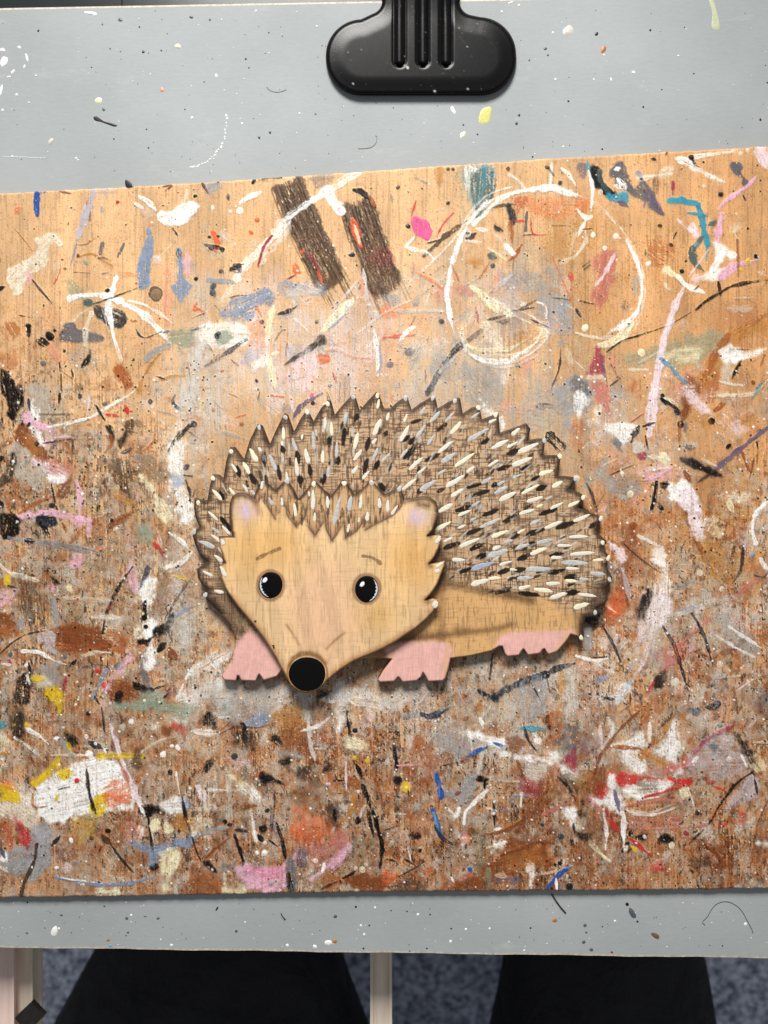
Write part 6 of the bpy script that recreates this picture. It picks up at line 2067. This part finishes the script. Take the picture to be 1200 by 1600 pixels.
# eye sockets, brows, snout creases
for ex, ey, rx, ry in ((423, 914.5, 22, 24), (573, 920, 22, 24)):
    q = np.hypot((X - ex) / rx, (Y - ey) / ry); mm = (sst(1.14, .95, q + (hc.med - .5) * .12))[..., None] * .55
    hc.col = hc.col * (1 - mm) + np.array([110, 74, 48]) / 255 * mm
hc.stroke([(402, 873), (418, 865), (437, 857)], 5.6, umber * .85, .60, .24, False, .1, .2); hc.stroke([(567, 869), (581, 871), (594, 880)], 5.6, umber * .85, .60, .24, False, .1, .2)
for s_ in ([(448, 977), (456, 988), (467, 1007)], [(538, 989), (524, 1000), (510, 1014)]): soft(hc, s_, 5, umber, .32); hc.stroke(s_, 2.2, umber * .9, .25, .5, True, .05)
soft(hc, [(452, 1040), (458, 1028), (470, 1021), (484, 1020), (498, 1025), (508, 1036)], 7, umber, .75)
hc.stroke(ellipse(480, 1052.5, 31.5, 29.5, 0, 30) + [ellipse(480, 1052.5, 31.5, 29.5, 0, 30)[0]], 3.4, np.array([140, 96, 50]) / 255, .7, .15, False, .1, .1)
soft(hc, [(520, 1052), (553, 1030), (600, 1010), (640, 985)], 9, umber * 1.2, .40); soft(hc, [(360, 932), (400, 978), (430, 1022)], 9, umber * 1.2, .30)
hc.stroke([(528, 1028), (528, 1040), (527, 1049)], 2.4, np.array([240, 205, 140]) / 255, .8, .2, True, .1)
for x, y in ((399, 971), (427, 1009), (428, 1012)): hc.dot(x, y, 1.8, c0, .9)
hc.sharpen(.9)
def head_lab(x, y):
    l = np.zeros(x.shape, int)
    l[poly_sdf(x, y, fr) > 0] = 1
    l[(x < 402) & (y < 838) & (l == 0)] = 2
    l[(x > 628) & (y < 838) & (l == 0)] = 3
    return l
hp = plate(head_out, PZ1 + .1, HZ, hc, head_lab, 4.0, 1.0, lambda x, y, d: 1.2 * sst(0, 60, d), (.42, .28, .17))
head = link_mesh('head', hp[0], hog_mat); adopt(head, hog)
def sub(o, p):
    o.parent = p; o.location = Vector(o.location) - Vector(p.location) - Vector(hog.location)
for l_ in (1, 2, 3):
    o = link_mesh({1: 'fringe', 2: 'ear', 3: 'ear'}[l_], hp[l_], hog_mat); sub(o, head)
blk = simple_mat('glossy_black_paint', rgb(7, 6, 6), .30, .25, 1500, .5, .04)
for m__ in (blk,): pass
def part_mesh(name, pts, z, h, mat, parent):
    o = link_mesh(name, dome_mesh(name, pts, z, h), mat); sub(o, parent); return o
ZF = HZ + .9
wht = simple_mat('white_paint', rgb(240, 240, 238), .4, .5, 1500, .06, .2)
bwh = simple_mat('blue_white_paint', rgb(206, 214, 226), .45, .5, 1200, .10, .25)
for ex, ey, side in ((423, 914, -1), (573, 920.5, 1)):
    part_mesh('eye', ellipse(ex, ey, 19, 21.5, 0.0, 48, .012, int(ex)), ZF, 1.2, blk, head)
    hx = -9 if side < 0 else -7
    part_mesh('eye_highlight', ellipse(ex + hx, ey - 7.5, 4.6, 3.3, -.9, 20, .05, 3), ZF + 1.0, .55, wht, head)
    cres = []; a0, a1 = (100, 222) if side < 0 else (-52, 80)
    n_ = 26
    for i in range(n_ + 1):
        a = math.radians(a0 + (a1 - a0) * i / n_); cres.append((ex + 17.2 * math.cos(a), ey + 19.4 * math.sin(a)))
    for i in range(n_, -1, -1):
        t = i / n_; a = math.radians(a0 + (a1 - a0) * t); w_ = 3.2 * math.sin(math.pi * t) ** .7 * (.85 + .3 * math.sin(i * 1.7)); cres.append((ex + (17.2 - w_) * math.cos(a), ey + (19.4 - w_) * math.sin(a)))
    # thin crescent: strip mesh
    V = []; F = []
    for i in range(n_ + 1):
        p = cres[i]; q = cres[len(cres) - 1 - i]; V += [PW(*p, ZF + .78), PW((p[0] + q[0]) / 2, (p[1] + q[1]) / 2, ZF + 1.35), PW(*q, ZF + 1.08)]
    for i in range(n_):
        for j in (0, 1): a = i * 3 + j; F.append((a, a + 1, a + 4, a + 3))
    me = bpy.data.meshes.new('eye_rim'); me.from_pydata(V, [], F); o = link_mesh('eye_rim', me, bwh); sub(o, head)
part_mesh('nose', ellipse(480, 1052.5, 29, 27, .05, 56, .012, 5), ZF - .6, 1.6, blk, head)

# quill marks: small leaf-shaped pats of cream paint
Q1 = [(805,145,795,210),(695,170,693,235),(725,195,730,270),(630,240,635,345),(520,280,545,350),(475,225,478,290),(470,298,470,322),(590,335,605,415),(468,360,475,415),(682,345,680,412),(755,300,752,385),(300,335,340,405),(400,365,440,450),(540,380,550,480),(205,415,235,460),(265,405,300,470),(345,330,362,352),(490,455,497,505),(710,430,708,488),(865,250,845,340),(975,78,965,130),(985,180,945,268),(1025,148,1015,192),(1065,180,1015,248),(1125,155,1105,202),(1130,215,1085,302),(962,283,938,312),(970,330,938,402),(885,340,842,400),(865,423,833,467),(1033,358,988,404),(925,450,888,497),(1058,462,1018,503),(575,260,572,290),(105,548,155,605),(190,538,222,578),(263,522,290,562),(303,553,327,577),(83,662,135,712),(155,738,200,785),(103,748,142,777),(98,783,148,822),(35,818,118,852),(115,890,160,925),(55,973,107,1000),(115,1076,167,1087),(420,455,432,470)]
Q2 = [(55,155,36,200),(150,120,122,158),(65,213,18,302),(152,210,98,283),(225,140,185,192),(298,148,252,197),(335,195,280,260),(202,262,158,318),(292,298,215,358),(62,333,18,387),(135,383,62,448),(307,358,232,408),(408,358,300,432),(152,433,108,467),(257,443,213,472),(405,430,363,462),(480,230,368,297),(585,290,492,338),(642,230,598,267),(632,300,573,332),(740,308,630,357),(532,395,475,430),(708,383,600,424),(815,448,740,472),(205,503,118,556),(103,493,28,552),(355,473,255,537),(495,488,438,518),(652,468,603,492),(432,148,388,177),(520,183,478,202),(348,545,282,587),(580,533,508,572),(562,508,523,527),(622,563,532,607),(745,523,648,572),(865,505,808,537),(295,623,217,667),(438,608,388,637),(387,658,318,687),(285,716,197,762),(763,588,675,614),(868,616,798,652),(953,608,892,638),(718,653,637,678),(545,698,430,748),(413,698,383,712),(362,733,318,752),(762,628,728,642),(752,703,693,732),(865,713,768,752),(1008,678,918,717),(583,763,492,797),(668,758,628,778),(228,798,200,830),(292,800,243,822),(435,803,325,847),(605,813,557,827),(543,843,498,862),(693,833,622,857),(815,808,727,832),(1000,793,895,798),(915,842,835,842),(583,863,473,897),(785,853,692,887),(1033,878,900,890),(862,903,802,905),(240,928,203,952),(222,968,200,982),(355,916,287,914),(603,923,533,943),(1078,916,1020,919),(1000,935,855,930),(628,969,588,966),(808,962,668,966),(950,963,880,960),(1088,992,1005,984),(715,1008,625,1012),(542,1010,478,1014),(482,1018,385,1046),(1000,1018,950,1014),(942,1029,877,1022),(853,1038,777,1040),(698,1052,633,1067),(815,1082,712,1068),(890,1088,797,1114),(1042,1107,943,1094),(1003,1143,920,1167)]
QH = [(365,510,362,550),(400,590,422,632),(465,590,470,637),(533,618,540,692),(630,548,630,655),(640,668,638,717),(705,583,708,647),(772,583,738,740),(830,583,818,662),(882,575,876,652),(915,665,912,714),(975,593,978,647),(1020,603,1020,667),(1072,632,1038,682),(820,725,808,782),(870,695,868,722),(608,558,612,587)]
random.seed(5)
cream = simple_mat('cream_paint', rgb(226, 221, 206), .5, .3, 1500, .14, .3)
greyish = simple_mat('grey_white_paint', rgb(188, 189, 188), .5, .3, 900, .2, .3)
ivory = simple_mat('ivory_paint', rgb(234, 228, 200), .5, .3, 1500, .12, .3)
blue = simple_mat('pale_blue_paint', rgb(160, 172, 192), .45, .5, 900, .2, .3)
def quill(name, a, b, w_, z, mat, parent):
    me = dome_mesh(name, blade(a[0], a[1], b[0], b[1], w_), z, .32)
    o = link_mesh(name, me, mat); o.parent = parent
    return o
off_b = Vector(hog.location)
def place(o, parent, extra):
    o.location = -Vector(extra)
for lst, fn, par, z in ((Q1, o1, back, PZ1 + .05), (Q2, o2, back, PZ1 + .05), (QH, o1, head, HZ + .9)):
    for i, (a, b, e_, f) in enumerate(lst):
        if lst is Q1 and a > 1050: continue        # already listed with the right-hand side
        p, q = fn(a, b), fn(e_, f)
        L_ = math.hypot(p[0] - q[0], p[1] - q[1]); w_ = min(8.2, 3.3 + L_ * .15) * random.uniform(.7, 1.1)
        m_ = random.choices([cream, greyish, ivory], [4, 3, 2])[0]
        pp = p; on_head = False
        o = quill('quill_mark', p, q, w_, z, m_, par); o.location = -Vector(par.location) - Vector(hog.location)
o = quill('quill_mark', o2(512, 928), o2(385, 967), 7.5, PZ1 + .05, blue, back); o.location = -Vector(back.location) - Vector(hog.location)
# extra marks that sit on the head's side spikes
for (p, q) in ((o1(152, 808), o1(167, 838)), (o1(145, 948), o1(178, 1003)), (o2(228, 792), o2(203, 830)), (o2(240, 930), o2(205, 955)), (o2(222, 966), o2(202, 982)), (o2(208, 1128), o2(188, 1160)), ((684, 940), (679, 950))):
    o = quill('quill_mark', p, q, 6, HZ + .3, cream, head); o.location = -Vector(head.location) - Vector(hog.location)
# white tips
tips_b = [o1(350, 228), o1(487, 175), o1(600, 148), o1(707, 105), o1(840, 70), o1(965, 62), o1(1112, 76), o1(205, 352), o1(110, 492), o1(32, 618), o2(187, 75), o2(303, 90), o2(515, 162), o2(768, 296), o2(849, 378), o2(930, 494), o2(970, 592), o2(1062, 702), o2(1072, 826), o2(1100, 908), o2(1108, 1018), o2(425, 125), (930, 957), (908, 996), o1(12, 770), (321, 930)]
tips_h = [o1(368, 522), o1(495, 508), o1(635, 524), o1(792, 520), o1(935, 517), o1(1080, 548)]
for lst, par, z, r_ in ((tips_b, back, PZ1 - .9, 4.1), (tips_h, head, HZ - 1.1, 4.6)):
    for i, p in enumerate(lst):
        me = dome_mesh('spike_tip', ellipse(p[0], p[1], r_ * .85, r_ * 1.15, random.uniform(-.3, .3), 14, .10, i), z, 1.2)
        o = link_mesh('spike_tip', me, random.choice([cream, ivory, greyish])); o.parent = par; o.location = -Vector(par.location) - Vector(hog.location)
